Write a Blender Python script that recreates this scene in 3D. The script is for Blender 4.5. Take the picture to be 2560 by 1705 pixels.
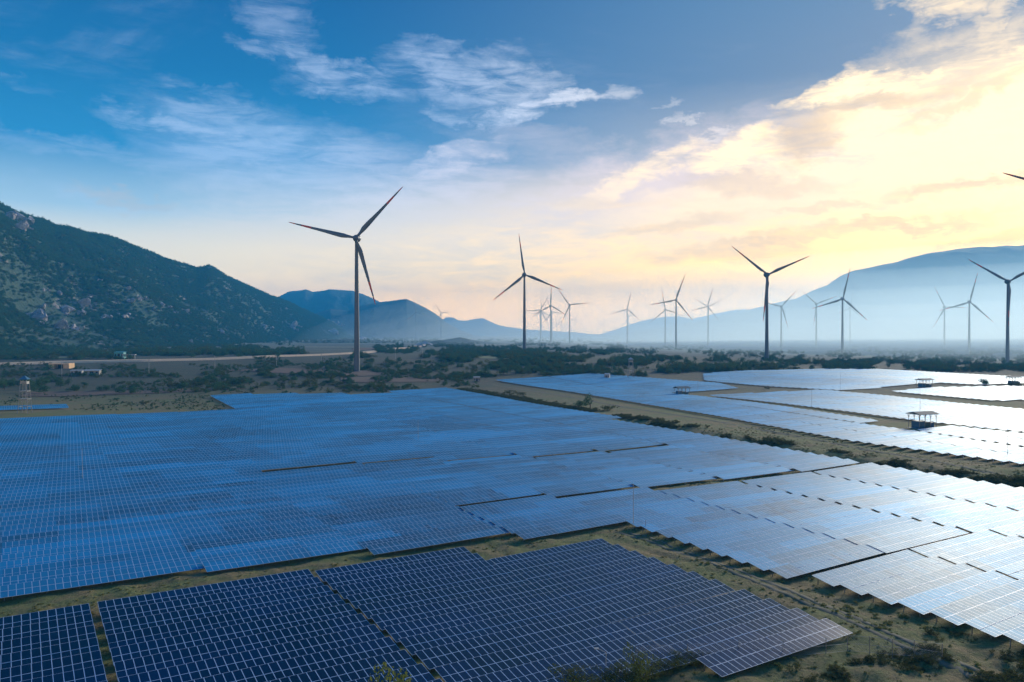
import bpy, math, random
import numpy as np
from mathutils import Vector, Matrix, Euler

# ------------------------------------------------------------------ camera, sky, sun, exposure
for o in list(bpy.data.objects):
    bpy.data.objects.remove(o)
SC = bpy.context.scene
COL = SC.collection
F_PX, CX, HY, CAM_Z = 1991.0, 1280.0, 832.0, 39.5      # focal length in photo pixels, centre column, horizon row

cam = bpy.data.cameras.new("camera")
cam_o = bpy.data.objects.new("camera", cam)
COL.objects.link(cam_o)
cam.sensor_width = 36.0
cam.lens = 36.0 * F_PX / 2560.0
cam.clip_start = 0.5
cam.clip_end = 60000.0
cam_o.location = (0, 0, CAM_Z)
cam_o.rotation_euler = (math.radians(90) - math.atan((852.5 - HY) / F_PX), 0, 0)
SC.camera = cam_o

SUN_AZ, SUN_EL = math.radians(36.5), math.radians(15.5)   # azimuth measured from +Y towards +X
SUN_DIR = Vector((math.sin(SUN_AZ) * math.cos(SUN_EL), math.cos(SUN_AZ) * math.cos(SUN_EL), math.sin(SUN_EL)))
sun = bpy.data.lights.new("sun", 'SUN')
sun.energy = 3.3
sun.angle = math.radians(11.0)
sun.color = (1.0, 0.90, 0.72)
sun_o = bpy.data.objects.new("sun", sun)
COL.objects.link(sun_o)
sun_o.rotation_euler = (-SUN_DIR).to_track_quat('-Z', 'Y').to_euler()

SC.view_settings.view_transform = 'Standard'
SC.view_settings.look = 'None'
SC.view_settings.exposure = 0.6
SC.view_settings.gamma = 1.0
SC.view_settings.use_curve_mapping = False
SC.cycles.volume_bounces = 2


def lin(r, g, b):
    f = lambda c: (c / 255 / 12.92) if c / 255 <= 0.04045 else ((c / 255 + 0.055) / 1.055) ** 2.4
    return (f(r), f(g), f(b), 1.0)


class NT:
    """small helper to write node graphs compactly"""
    def __init__(self, tree):
        self.t = tree
    def new(self, kind, **kw):
        n = self.t.nodes.new(kind)
        for k, v in kw.items():
            setattr(n, k, v)
        return n
    def put(self, sock, v):
        if isinstance(v, bpy.types.NodeSocket):
            self.t.links.new(v, sock)
        elif v is not None:
            sock.default_value = v
    def math(self, op, a, b=None, c=None, clamp=False):
        n = self.new('ShaderNodeMath', operation=op, use_clamp=clamp)
        self.put(n.inputs[0], a)
        if b is not None: self.put(n.inputs[1], b)
        if c is not None: self.put(n.inputs[2], c)
        return n.outputs[0]
    def ramp(self, fac, stops, interp='LINEAR'):
        n = self.new('ShaderNodeValToRGB')
        cr = n.color_ramp
        cr.interpolation = interp
        while len(cr.elements) < len(stops):
            cr.elements.new(0.5)
        for e, (p, c) in zip(cr.elements, stops):
            e.position = p
            e.color = c if len(c) == 4 else (*c, 1)
        self.put(n.inputs[0], fac)
        return n.outputs[0]
    def mix(self, fac, a, b, mode='MIX', clamp=False):
        n = self.new('ShaderNodeMix', data_type='RGBA', blend_type=mode, clamp_result=clamp)
        self.put(n.inputs[0], fac)
        self.put(n.inputs[6], a)
        self.put(n.inputs[7], b)
        return n.outputs[2]
    def maprange(self, v, a, b, c=0.0, d=1.0, smooth=False):
        n = self.new('ShaderNodeMapRange', interpolation_type='SMOOTHSTEP' if smooth else 'LINEAR')
        self.put(n.inputs[0], v)
        for i, x in enumerate((a, b, c, d)):
            n.inputs[i + 1].default_value = x
        return n.outputs[0]
    def noise(self, vec, scale, detail=4, rough=0.55, dist=0.0, out=0):
        n = self.new('ShaderNodeTexNoise')
        self.put(n.inputs['Vector'], vec)
        n.inputs['Scale'].default_value = scale
        n.inputs['Detail'].default_value = detail
        n.inputs['Roughness'].default_value = rough
        n.inputs['Distortion'].default_value = dist
        return n.outputs[out]
    def mapping(self, vec, loc=(0, 0, 0), rot=(0, 0, 0), scale=(1, 1, 1), kind='POINT'):
        n = self.new('ShaderNodeMapping', vector_type=kind)
        self.put(n.inputs[0], vec)
        n.inputs[1].default_value = loc
        n.inputs[2].default_value = rot
        n.inputs[3].default_value = scale
        return n.outputs[0]


def build_world():
    w = bpy.data.worlds.new("World")
    SC.world = w
    w.use_nodes = True
    t = w.node_tree
    t.nodes.clear()
    N = NT(t)
    out = N.new('ShaderNodeOutputWorld')
    bg = N.new('ShaderNodeBackground')
    d = N.new('ShaderNodeTexCoord').outputs['Generated']
    sep = N.new('ShaderNodeSeparateXYZ'); N.put(sep.inputs[0], d)
    x, y, z = sep.outputs
    el = N.math('MULTIPLY', N.math('ARCSINE', z), 57.29578)
    az = N.math('MULTIPLY', N.math('ARCTAN2', x, y), 57.29578)
    dot = N.new('ShaderNodeVectorMath', operation='DOT_PRODUCT')
    N.put(dot.inputs[0], d); dot.inputs[1].default_value = SUN_DIR
    s = N.math('MULTIPLY', N.math('ARCCOSINE', N.math('MINIMUM', dot.outputs['Value'], 0.99999)), 57.29578)
    elp = N.maprange(el, 0, 90)
    e = lambda deg: deg / 90.0
    # sky away from the sun, and sky on the sun's side
    A = N.ramp(elp, [(0, (3.5, 2.1, 0.66)), (e(4.5), (1.4, 1.10, 0.62)), (e(8), (0.38, 0.54, 0.64)), (e(12), (0.010, 0.18, 0.40)), (e(17), (0.000, 0.105, 0.28)),
                     (e(24), (0.000, 0.058, 0.20)), (e(42), (0.000, 0.09, 0.33)), (e(90), (0.001, 0.05, 0.22))])
    B = N.ramp(elp, [(0, (4.8, 2.3, 0.25)), (e(4), (2.8, 1.6, 0.28)), (e(8.5), (1.6, 1.02, 0.40)), (e(12), (0.46, 0.42, 0.40)), (e(17), (0.12, 0.18, 0.28)),
                     (e(24), (0.07, 0.16, 0.29)), (e(42), (0.10, 0.25, 0.52)), (e(90), (0.01, 0.08, 0.26))])
    # sun-side weight: along azimuth, wider close to the horizon
    saz = N.math('SUBTRACT', az, math.degrees(SUN_AZ))
    saz = N.math('ABSOLUTE', saz)
    saz = N.math('MINIMUM', saz, N.math('SUBTRACT', 360.0, saz))
    w_hi = N.maprange(saz, 52, 12, 0, 1, True)
    w_lo = N.maprange(saz, 66, 22, 0, 1, True)
    lowness = N.maprange(el, 14, 2, 0, 1, True)
    wv = N.math('ADD', N.math('MULTIPLY', w_hi, N.math('SUBTRACT', 1.0, lowness)), N.math('MULTIPLY', w_lo, lowness))
    base = N.mix(wv, A, B)
    # physical clear-sky component, kept low
    sky = N.new('ShaderNodeTexSky', sky_type='NISHITA')
    sky.sun_disc = False
    sky.sun_elevation = SUN_EL
    sky.sun_rotation = SUN_AZ
    sky.altitude = 50
    base = N.mix(0.004, base, sky.outputs[0], 'ADD')
    # ---- cloud fields, laid out on the celestial sphere in degrees (azimuth, elevation)
    comb = N.new('ShaderNodeCombineXYZ')
    N.put(comb.inputs[0], az); N.put(comb.inputs[1], el)
    p = comb.outputs[0]
    dn = N.mapping(d, scale=(1, 1, 2.4))
    wn = N.noise(dn, 7.0, 7, 0.62, 0.3, out=1)
    wn2 = N.noise(N.mapping(d, scale=(1, 1, 1.6)), 38.0, 6, 0.6, 0.6, out=1)
    def warp(src, nz, amt):
        sub = N.new('ShaderNodeVectorMath', operation='SUBTRACT'); N.put(sub.inputs[0], nz); sub.inputs[1].default_value = (.5, .5, .5)
        mu = N.new('ShaderNodeVectorMath', operation='MULTIPLY'); N.put(mu.inputs[0], sub.outputs[0]); mu.inputs[1].default_value = amt
        ad = N.new('ShaderNodeVectorMath', operation='ADD'); N.put(ad.inputs[0], src); N.put(ad.inputs[1], mu.outputs[0])
        return ad.outputs[0]
    pw = warp(p, wn, (9, 5, 0))
    pw = warp(pw, wn2, (3.0, 1.7, 0))
    def P(tx, ty):
        a = math.atan((tx - CX) / F_PX)
        return math.degrees(a), math.degrees(math.atan((HY - ty) / F_PX * math.cos(a)))
    def layer(patches):
        acc = None
        for (tx, ty, hw, hh, rot, st) in patches:
            a, b = P(tx, ty)
            k = 57.3 / F_PX
            m = N.mapping(pw, loc=(a, b, 0), rot=(0, 0, math.radians(rot)), scale=(hw * k * 1.35, hh * k * 1.5, 1), kind='TEXTURE')
            g = N.new('ShaderNodeTexGradient', gradient_type='SPHERICAL')
            N.put(g.inputs[0], m)
            v = N.math('MULTIPLY', N.math('SMOOTH_MIN', g.outputs[1], 0.6, 0.3), st * 1.7)
            acc = v if acc is None else N.math('MAXIMUM', acc, v)
        return acc
    # texture of the clouds: fine brushed streaks plus broad modulation
    st1 = N.noise(N.mapping(d, rot=(0.25, -0.35, 0.2), scale=(1.0, 1.0, 5.0)), 16.0, 9, 0.66, 0.7)
    st2 = N.noise(N.mapping(d, rot=(-0.1, 0.3, 0.5), scale=(1.0, 2.0, 7.0)), 6.0, 8, 0.6, 1.0)
    tex = N.math('ADD', N.math('MULTIPLY', st1, 0.6), N.math('MULTIPLY', st2, 0.4))
    texs = N.maprange(tex, 0.36, 0.62, 0, 1, True)
    wisps = layer([(690, 60, 75, 62, -40, .34), (745, 140, 105, 26, -28, .55), (600, 112, 50, 14, -6, .42), (870, 205, 150, 34, -4, .62),
                   (1120, 185, 130, 48, -12, .66), (1270, 205, 130, 46, -8, .72), (1310, 282, 80, 28, 14, 1.0), (1430, 255, 90, 16, 6, .95),
                   (1535, 232, 42, 24, -25, .6), (1160, 275, 60, 16, 0, .5), (560, 268, 110, 28, -5, .34), (430, 318, 150, 20, -9, .40), (200, 375, 220, 22, -4, .26),
                   (60, 205, 60, 10, -5, .15), (250, 490, 160, 16, -6, .20), (1790, 333, 40, 8, 10, .7), (1735, 303, 26, 5, 5, .5), (1680, 278, 20, 6, 10, .4)])
    veils = layer([(760, 430, 330, 100, -8, .52), (1110, 425, 170, 34, 18, .75), (1000, 530, 460, 80, 6, .75), (1500, 520, 460, 100, 16, .95), (1800, 500, 500, 110, 14, .8),
                   (700, 590, 320, 36, 2, .34), (1150, 640, 560, 70, 0, .7), (1330, 370, 180, 40, -12, .25)])
    gold = layer([(1880, 372, 120, 30, 4, .95), (1960, 405, 110, 34, -8, .8), (1640, 400, 110, 24, 22, .62), (1545, 440, 130, 18, 20, .5), (2140, 215, 130, 18, 15, 1.0), (2250, 200, 120, 20, 10, .9),
                  (2480, 215, 150, 30, 14, 1.0), (2520, 165, 60, 24, 30, .8), (2320, 20, 90, 20, -10, .55), (2440, 100, 26, 130, -8, .40), (2300, 120, 30, 110, 14, .26), (2230, 350, 150, 130, -40, .75),
                  (2130, 250, 50, 60, 20, .7), (2260, 470, 520, 60, 2, 0.85), (2050, 560, 520, 60, 3, .45), (2450, 330, 300, 160, 0, .95), (2330, 300, 330, 90, 12, .85), (1950, 480, 420, 60, 8, .7)])
    grey = layer([(2080, 520, 120, 9, 0, .28), (2030, 345, 110, 34, 10, .55), (2200, 262, 170, 24, 6, .5), (1830, 640, 190, 22, 3, .26), (1700, 720, 260, 18, 0, .16),
                  (1900, 440, 170, 22, -6, .28), (2520, 700, 200, 14, 4, .30), (2430, 455, 150, 16, 8, .45), (2230, 570, 220, 12, 2, .42), (1960, 610, 220, 12, 4, .36), (2490, 610, 150, 12, 3, .4), (1700, 560, 180, 18, 10, .3), (2380, 270, 120, 16, 20, .4), (320, 490, 120, 9, -6, .22)])
    # general thin cirrus everywhere so that the sky goes on outside the frame
    gen = N.maprange(N.noise(N.mapping(d, rot=(0.1, -0.2, 0.9), scale=(1, 1.6, 3.5)), 2.6, 8, 0.62, 0.8), 0.54, 0.80, 0, 0.22, True)
    gen = N.math('MULTIPLY', gen, N.maprange(saz, 75, 40, 1.0, 0.55))
    cw = N.math('MULTIPLY', wisps, N.maprange(texs, 0, 1, 0.04, 0.72))
    c_all = N.math('MAXIMUM', cw, N.math('MULTIPLY', gen, texs), clamp=True)
    near = N.maprange(s, 45, 10, 0, 1, True)
    ccol = N.mix(near, lin(200, 214, 240), (1.25, 1.05, 0.82, 1))
    col = N.mix(c_all, base, ccol)
    vcol = N.mix(N.maprange(el, 12, 3, 0, 1, True), N.mix(N.maprange(az, -15, 8, 0, 1), lin(176, 198, 228), lin(236, 214, 208)), (1.25, 0.98, 0.60, 1))
    col = N.mix(N.math('MULTIPLY', veils, N.maprange(texs, 0, 1, 0.45, 1.15), clamp=True), col, vcol)
    # glow of the veiled sun
    g1 = N.math('EXPONENT', N.math('MULTIPLY', N.math('POWER', N.math('DIVIDE', s, 9.0), 2.0), -1.0))
    g2 = N.math('EXPONENT', N.math('MULTIPLY', N.math('DIVIDE', s, 10.0), -1.0))
    tg = N.maprange(tex, 0.35, 0.65, 0.55, 1.3)
    glow = N.math('ADD', N.math('MULTIPLY', g1, 0.8), N.math('MULTIPLY', g2, 0.22))
    gcol = N.new('ShaderNodeVectorMath', operation='SCALE'); gcol.inputs[0].default_value = (1.25, 0.84, 0.26); N.put(gcol.inputs[3], N.math('MULTIPLY', glow, tg))
    # the cloud bank thins upward: keep the glow below ~14 degrees
    hi = N.maprange(N.math('ADD', el, N.math('MULTIPLY', N.math('SUBTRACT', tex, 0.5), 16.0)), 16.5, 12.5, 0.05, 1, True)
    gm = N.new('ShaderNodeVectorMath', operation='SCALE'); N.put(gm.inputs[0], gcol.outputs[0]); N.put(gm.inputs[3], hi)
    col = N.mix(1.0, col, gm.outputs[0], 'ADD')
    gold_f = N.math('MULTIPLY', gold, N.maprange(texs, 0, 1, 0.35, 1.1), clamp=True)
    col = N.mix(gold_f, col, (1.45, 1.06, 0.58, 1))
    grey_f = N.math('MULTIPLY', grey, N.maprange(texs, 0, 1, 0.7, 1.0), clamp=True)
    col = N.mix(grey_f, col, lin(205, 172, 130))
    # ground half of the sphere
    col = N.mix(N.maprange(el, -0.5, -4, 0, 1), col, lin(120, 125, 120))
    N.put(bg.inputs[0], col)
    bg.inputs[1].default_value = 1.0
    N.put(out.inputs[0], bg.outputs[0])


build_world()

# ------------------------------------------------------------------ helpers
rng = np.random.default_rng(7)
random.seed(7)


def tag(o, label=None, cat=None, group=None, kind=None):
    if label: o['label'] = label
    if cat: o['category'] = cat
    if group: o['group'] = group
    if kind: o['kind'] = kind
    return o


def empty(name, loc=(0, 0, 0), rz=0.0):
    o = bpy.data.objects.new(name, None)
    o.empty_display_size = 1.0
    COL.objects.link(o)
    o.location = loc
    o.rotation_euler = (0, 0, rz)
    return o


def link_mesh(name, me, parent=None, loc=(0, 0, 0), rot=(0, 0, 0), scale=(1, 1, 1)):
    o = bpy.data.objects.new(name, me)
    COL.objects.link(o)
    if parent is not None: o.parent = parent
    o.location = loc; o.rotation_euler = rot; o.scale = scale
    return o


def mesh_np(name, verts, faces, mats, midx=None, smooth=False):
    """faces: (n,4) or (n,3) int array"""
    me = bpy.data.meshes.new(name)
    verts = np.asarray(verts, dtype=np.float32); faces = np.asarray(faces, dtype=np.int32)
    n, k = faces.shape
    me.vertices.add(len(verts)); me.vertices.foreach_set('co', verts.ravel())
    me.loops.add(n * k); me.loops.foreach_set('vertex_index', faces.ravel())
    me.polygons.add(n)
    me.polygons.foreach_set('loop_start', np.arange(0, n * k, k, dtype=np.int32))
    if midx is not None: me.polygons.foreach_set('material_index', np.asarray(midx, dtype=np.int32))
    me.polygons.foreach_set('use_smooth', np.full(n, smooth))
    for m in mats: me.materials.append(m)
    me.update(calc_edges=True)
    me.validate()
    return me


class MB:
    """collects boxes, bars, cones and quads for one mesh"""
    def __init__(self):
        self.v = []; self.f = []; self.m = []
    def add(self, vs, fs, mi=0):
        b = len(self.v)
        self.v += [tuple(q) for q in vs]
        self.f += [tuple(b + i for i in f) for f in fs]
        self.m += [mi] * len(fs)
    def box(self, x0, x1, y0, y1, z0, z1, mi=0):
        self.add([(x0, y0, z0), (x1, y0, z0), (x1, y1, z0), (x0, y1, z0), (x0, y0, z1), (x1, y0, z1), (x1, y1, z1), (x0, y1, z1)],
                 [(0, 3, 2, 1), (4, 5, 6, 7), (0, 1, 5, 4), (1, 2, 6, 5), (2, 3, 7, 6), (3, 0, 4, 7)], mi)
    def bar(self, a, b, r, r2=None, n=6, mi=0):
        a = Vector(a); b = Vector(b); r2 = r if r2 is None else r2
        d = (b - a).normalized()
        u = d.orthogonal().normalized(); w = d.cross(u)
        vs = []
        for c, rr in ((a, r), (b, r2)):
            for i in range(n):
                t = 2 * math.pi * i / n
                vs.append(c + (u * math.cos(t) + w * math.sin(t)) * rr)
        fs = [(i, (i + 1) % n, n + (i + 1) % n, n + i) for i in range(n)]
        fs.append(tuple(reversed(range(n)))); fs.append(tuple(range(n, 2 * n)))
        self.add(vs, fs, mi)
    def lathe(self, prof, n=16, axis='z', mi=0, off=(0, 0, 0)):
        vs = []
        for (r, h) in prof:
            for i in range(n):
                t = 2 * math.pi * i / n
                a, b = r * math.cos(t), r * math.sin(t)
                vs.append((a + off[0], b + off[1], h + off[2]) if axis == 'z' else (a + off[0], h + off[1], b + off[2]))
        fs = []
        for k in range(len(prof) - 1):
            for i in range(n):
                q = (k * n + i, k * n + (i + 1) % n, (k + 1) * n + (i + 1) % n, (k + 1) * n + i)
                fs.append(q if axis == 'z' else tuple(reversed(q)))
        self.add(vs, fs, mi)
    def build(self, name, mats, smooth=False):
        me = bpy.data.meshes.new(name)
        me.from_pydata(self.v, [], self.f)
        for m in (mats if isinstance(mats, (list, tuple)) else [mats]): me.materials.append(m)
        me.polygons.foreach_set('material_index', self.m)
        me.polygons.foreach_set('use_smooth', [smooth] * len(self.f))
        me.update()
        return me


_GRID = {}
def vnoise(x, y, scale, seed=0, octaves=4, gain=0.5):
    """tileable-free value noise on arrays, about -1..1"""
    out = np.zeros(np.broadcast(x, y).shape); amp = 1.0; tot = 0
    for k in range(octaves):
        if seed + k not in _GRID: _GRID[seed + k] = np.random.default_rng(seed + k).random((256, 256)) * 2 - 1
        g = _GRID[seed + k]
        px = np.asarray(x) / scale * 2 ** k + 13.7 * k; py = np.asarray(y) / scale * 2 ** k + 7.3 * k
        ix = np.floor(px).astype(int); iy = np.floor(py).astype(int)
        fx = px - ix; fy = py - iy
        fx = fx * fx * (3 - 2 * fx); fy = fy * fy * (3 - 2 * fy)
        a = g[ix % 256, iy % 256]; b = g[(ix + 1) % 256, iy % 256]; c = g[ix % 256, (iy + 1) % 256]; d = g[(ix + 1) % 256, (iy + 1) % 256]
        out = out + amp * ((a * (1 - fx) + b * fx) * (1 - fy) + (c * (1 - fx) + d * fx) * fy)
        tot += amp; amp *= gain
    return out / tot


def sstep(x, a, b):
    t = np.clip((np.asarray(x, dtype=float) - a) / (b - a), 0, 1)
    return t * t * (3 - 2 * t)


TH = math.radians(32.7)
CT, ST = math.cos(TH), math.sin(TH)
def to_uv(x, y): return x * CT + y * ST, -x * ST + y * CT
def to_xy(u, v): return u * CT - v * ST, u * ST + v * CT


def zbase(x, y):
    """smooth lie of the land"""
    x = np.asarray(x, dtype=float); y = np.asarray(y, dtype=float)
    far = np.interp(x, [-1500, -200, 60, 350, 700, 3000], [12, 11, 10, 2.5, -3, -4])
    z = far * sstep(y, 520, 950)
    und = 0.28 * np.sin(x / 31 + 1.3) * np.cos(y / 43 + .4) + 0.22 * np.sin((x * .8 + y) / 27 + .6) + 0.35 * np.sin(y / 61 + x / 90)
    return z + und * sstep(y, 60, 160)


# ------------------------------------------------------------------ solar field layout, in metres along (u) and across (v) the rows
PITCH = 4.75
def col_poly(u0, u1, v0, v1, d=0.05, vr=137.0):
    return [(u0 + d * (v0 - vr), v0), (u1 + d * (v0 - vr), v0), (u1 + d * (v1 - vr), v1), (u0 + d * (v1 - vr), v1)]

SECT = []     # block, polygon, max table length, gap between neighbouring tables
def sec(block, poly, lmax=32, gap=0.25): SECT.append((block, poly, lmax, gap))

for (a, b, v0, v1) in [(-48, -19.7, 70, 127), (-19.6, 9.75, 60, 127), (10.75, 41.1, 93.2, 127), (10.75, 41.1, 74, 92.1), (41.7, 69.05, 82.2, 124.6), (41.7, 69.05, 67.4, 81.6),
                       (69.15, 93.4, 82.6, 116.9), (69.15, 93.4, 62.6, 81.7)]:
    sec('F', col_poly(a, b, v0, v1, 0.02, 100))
MU = [27.8 - 1.01 * k for k in (135, 108, 81, 54, 27)] + [27.8]
for _k in (27, 28, 24, 26, 27, 29, 28): MU.append(MU[-1] + 1.01 * _k)
MV = {0: [(137, 422)], 1: [(137, 422)], 2: [(137, 422)], 3: [(137, 422)], 4: [(137, 422)], 5: [(134.6, 421)], 6: [(130.2, 222), (227.5, 421)],
      7: [(124.6, 152.6), (156.6, 219), (224.0, 512)], 8: [(82.0, 147.5), (152.5, 208.5), (214.5, 502)], 9: [(81.6, 145.5), (150.5, 203), (208, 488)],
      10: [(81.2, 143.6), (148.6, 200.5), (206, 473)], 11: [(81.0, 142.2), (146.2, 275)]}
for i in range(12):
    d = 0.065
    for (v0, v1) in MV[i]:
        g0 = 0.95 if i in (10, 11) else 0.0
        sec('M', col_poly(MU[i] + g0, MU[i + 1] + 0.12, v0, v1, d))
sec('M', [(201.6, 278), (238, 278), (246, 374), (259, 486), (215.4, 486)])
for (a, b) in [(106.4, 133), (133.3, 160), (160.6, 188), (188.8, 214)]:
    sec('R', col_poly(a, b, 28, 79.6 if a > 120 else 79.2, 0.02, 60))
dash = [(60, 276), (100, 283), (133, 290), (179, 304), (206, 308), (292, 326), (380, 341), (447, 362), (541, 384)]
def du(v): return float(np.interp(v, [q[0] for q in dash], [q[1] for q in dash]))
le = [(60, 252), (116, 254), (177, 257), (256, 278), (430, 314), (541, 331)]
def lu(v): return float(np.interp(v, [q[0] for q in le], [q[1] for q in le]))
sec('E', [(lu(v), v) for v in (60, 116, 177, 256, 430, 541)] + [(du(v) - 1, v) for v in (541, 447, 380, 292, 206, 179, 133, 100, 60)])
sec('E', [(du(v) + 1, v) for v in (207, 292, 378)] + [(365, 378), (358, 342), (324, 207)])
sec('E', [(du(v) + 1, v) for v in (60, 133, 180)] + [(331, 180), (329, 150), (318, 60)])
sec('E', [(du(v) + .5, v) for v in (385, 447, 541)] + [(432, 541), (458, 422), (436, 385)])
sec('E', [(325, 60), (333, 150), (339.5, 205), (370, 350), (380, 352), (466, 337), (459, 284), (437, 200), (420, 60)])
sec('E', [(475, 333), (466, 382), (468, 447), (518, 496), (600, 507), (690, 507), (760, 484), (746, 338), (655, 301), (608, 305), (600, 334), (556, 338)])
sec('E', [(497, 308), (558, 315), (618, 282), (600, 250), (507, 228), (480, 236)])
sec('P', [(-34, 474), (30, 474), (30, 492), (-34, 492)])


def in_poly(u, v, poly):
    c = np.zeros(np.shape(u), dtype=bool)
    n = len(poly)
    for i in range(n):
        (x0, y0), (x1, y1) = poly[i], poly[(i + 1) % n]
        if y0 == y1: continue
        cond = ((y0 > v) != (y1 > v)) & (u < (x1 - x0) * (v - y0) / (y1 - y0) + x0)
        c ^= cond
    return c


def field_mask(x, y):
    u, v = to_uv(x, y)
    m = np.zeros(np.shape(u), dtype=bool)
    for (_, poly, _, _) in SECT: m |= in_poly(u, v, poly)
    return m


TABLES = []      # (block, section index, row index, u centre, v centre, columns)
for si, (blk, poly, lmax, gap) in enumerate(SECT):
    vmin = min(q[1] for q in poly); vmax = max(q[1] for q in poly)
    off = 0.0
    k = 0
    while True:
        vc = vmin + 2.0 + k * PITCH
        if vc + 1.9 > vmax + 0.3: break
        xs = []
        n = len(poly)
        for i in range(n):
            (x0, y0), (x1, y1) = poly[i], poly[(i + 1) % n]
            if (y0 > vc) != (y1 > vc): xs.append((x1 - x0) * (vc - y0) / (y1 - y0) + x0)
        xs.sort()
        for a, b in zip(xs[::2], xs[1::2]):
            L = b - a
            if L < 5: continue
            parts = max(1, math.ceil(L / lmax))
            w = L / parts
            for q in range(parts):
                nc = int((w - 0 * (gap if parts > 1 else 0)) / 1.01 + 0.02)
                if nc >= 4: TABLES.append((blk, si * 10 + q, k, a + (q + .5) * w, vc, nc))
        k += 1

# ------------------------------------------------------------------ materials
def mat(name):
    m = bpy.data.materials.new(name); m.use_nodes = True
    m.node_tree.nodes.clear()
    N = NT(m.node_tree)
    out = N.new('ShaderNodeOutputMaterial')
    return m, N, out


def principled(N, out, col, rough=0.6, metal=0.0, normal=None, **kw):
    b = N.new('ShaderNodeBsdfPrincipled')
    N.put(b.inputs['Base Color'], col); N.put(b.inputs['Roughness'], rough); N.put(b.inputs['Metallic'], metal)
    if normal is not None: N.put(b.inputs['Normal'], normal)
    for k, v in kw.items(): N.put(b.inputs[k.replace('_', ' ')], v)
    N.put(out.inputs[0], b.outputs[0])
    return b


def simple(name, c1, c2=None, scale=2.0, rough=0.6, metal=0.0, detail=5):
    m, N, out = mat(name)
    if c2 is None: c2 = tuple(k * 0.75 for k in c1)
    pos = N.new('ShaderNodeNewGeometry').outputs['Position']
    n = N.maprange(N.noise(pos, scale, detail, 0.6), 0.35, 0.65)
    principled(N, out, N.mix(n, (*c1, 1), (*c2, 1)), rough, metal)
    return m


def bump(N, height, strength, dist):
    b = N.new('ShaderNodeBump'); b.inputs['Strength'].default_value = strength; b.inputs['Distance'].default_value = dist
    N.put(b.inputs['Height'], height)
    return b.outputs[0]


def make_glass(name, c1, c2, c3, rough, sheen, metal):
    m, N, out = mat(name)
    pos = N.new('ShaderNodeNewGeometry').outputs['Position']
    # tint and dirt change from table to table, not inside one
    sn = N.new('ShaderNodeVectorMath', operation='SNAP'); N.put(sn.inputs[0], N.mapping(pos, rot=(0, 0, -TH), scale=(1, 1, 0))); sn.inputs[1].default_value = (9.1, 4.75, 1)
    big = N.noise(N.mapping(sn.outputs[0], scale=(1, 2.2, 1)), 0.022, 5, 0.65, 0.5)
    cell = N.new('ShaderNodeTexWhiteNoise', noise_dimensions='3D')
    snap = N.new('ShaderNodeVectorMath', operation='SNAP'); N.put(snap.inputs[0], N.mapping(pos, rot=(0, 0, -TH), scale=(1, 1, 0))); snap.inputs[1].default_value = (1.01, 4.75, 1)
    N.put(cell.inputs[0], snap.outputs[0])
    c = N.mix(N.ramp(cell.outputs[0], [(0, (0, 0, 0)), (.15, (.4, .4, .4)), (.85, (.7, .7, .7)), (1, (1, 1, 1))]), (*c1, 1), (*c2, 1))
    c = N.mix(N.maprange(big, 0.40, 0.60, 0, .9), c, (*c3, 1))
    fine = N.noise(pos, 1.6, 4, 0.6)
    r = N.math('ADD', N.maprange(big, 0.3, 0.7, rough, rough + .08), N.math('MULTIPLY', fine, 0.05))
    tab = N.new('ShaderNodeTexWhiteNoise', noise_dimensions='3D')
    snap2 = N.new('ShaderNodeVectorMath', operation='SNAP'); N.put(snap2.inputs[0], N.mapping(pos, rot=(0, 0, -TH), scale=(1, 1, 0))); snap2.inputs[1].default_value = (27.3, 4.75, 1)
    N.put(tab.inputs[0], snap2.outputs[0])
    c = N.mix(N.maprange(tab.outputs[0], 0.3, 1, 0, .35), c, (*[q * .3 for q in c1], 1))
    b = principled(N, out, c, r, metal)
    b.inputs['IOR'].default_value = 1.45
    b.inputs['Sheen Weight'].default_value = sheen
    b.inputs['Sheen Roughness'].default_value = 0.32
    b.inputs['Sheen Tint'].default_value = (0.15, 0.58, 1.0, 1)
    return m


M_GLASS = make_glass('blue_panel_glass', (0.000, 0.075, 0.155), (0.000, 0.175, 0.330), (0.000, 0.310, 0.570), 0.56, 0.25, 0.40)
M_GLASS_DARK = make_glass('panel_glass_darkened', (0.0005, 0.001, 0.006), (0.001, 0.005, 0.022), (0.001, 0.012, 0.055), 0.16, 0.02, 0.0)  # same modules as elsewhere, base darkened to imitate weaker sky reflection up close
M_FRAME = simple('panel_frame', (0.58, 0.66, 0.76), (0.48, 0.56, 0.66), 0.6, 0.5, 0.1)
M_STEEL = simple('galvanised_steel', (0.30, 0.31, 0.32), (0.2, 0.21, 0.22), 1.5, 0.5, 0.6)
M_TURB = simple('turbine_paint_backlit', (0.105, 0.125, 0.15), (0.08, 0.10, 0.125), 0.08, 0.5)  # white turbines, darkened in the base colour to read as backlit
M_RED = simple('red_paint', (0.55, 0.06, 0.03), (0.45, 0.04, 0.02), 0.3, 0.45)
M_WHITE = simple('white_paint', (0.46, 0.46, 0.45), (0.34, 0.34, 0.33), 0.5, 0.6)
M_BLUE = simple('blue_sheet_metal', (0.05, 0.15, 0.24), (0.04, 0.11, 0.18), 0.6, 0.45)
M_TEAL = simple('teal_paint', (0.05, 0.32, 0.34), (0.04, 0.24, 0.26), 0.6, 0.5)
M_ROOF = simple('green_grey_roofing', (0.08, 0.13, 0.13), (0.055, 0.09, 0.095), 1.0, 0.8)
M_CONC = simple('concrete', (0.36, 0.34, 0.31), (0.26, 0.25, 0.23), 0.8, 0.85)
M_BARK = simple('bark', (0.11, 0.08, 0.05), (0.06, 0.045, 0.03), 3.0, 0.9)
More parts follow.
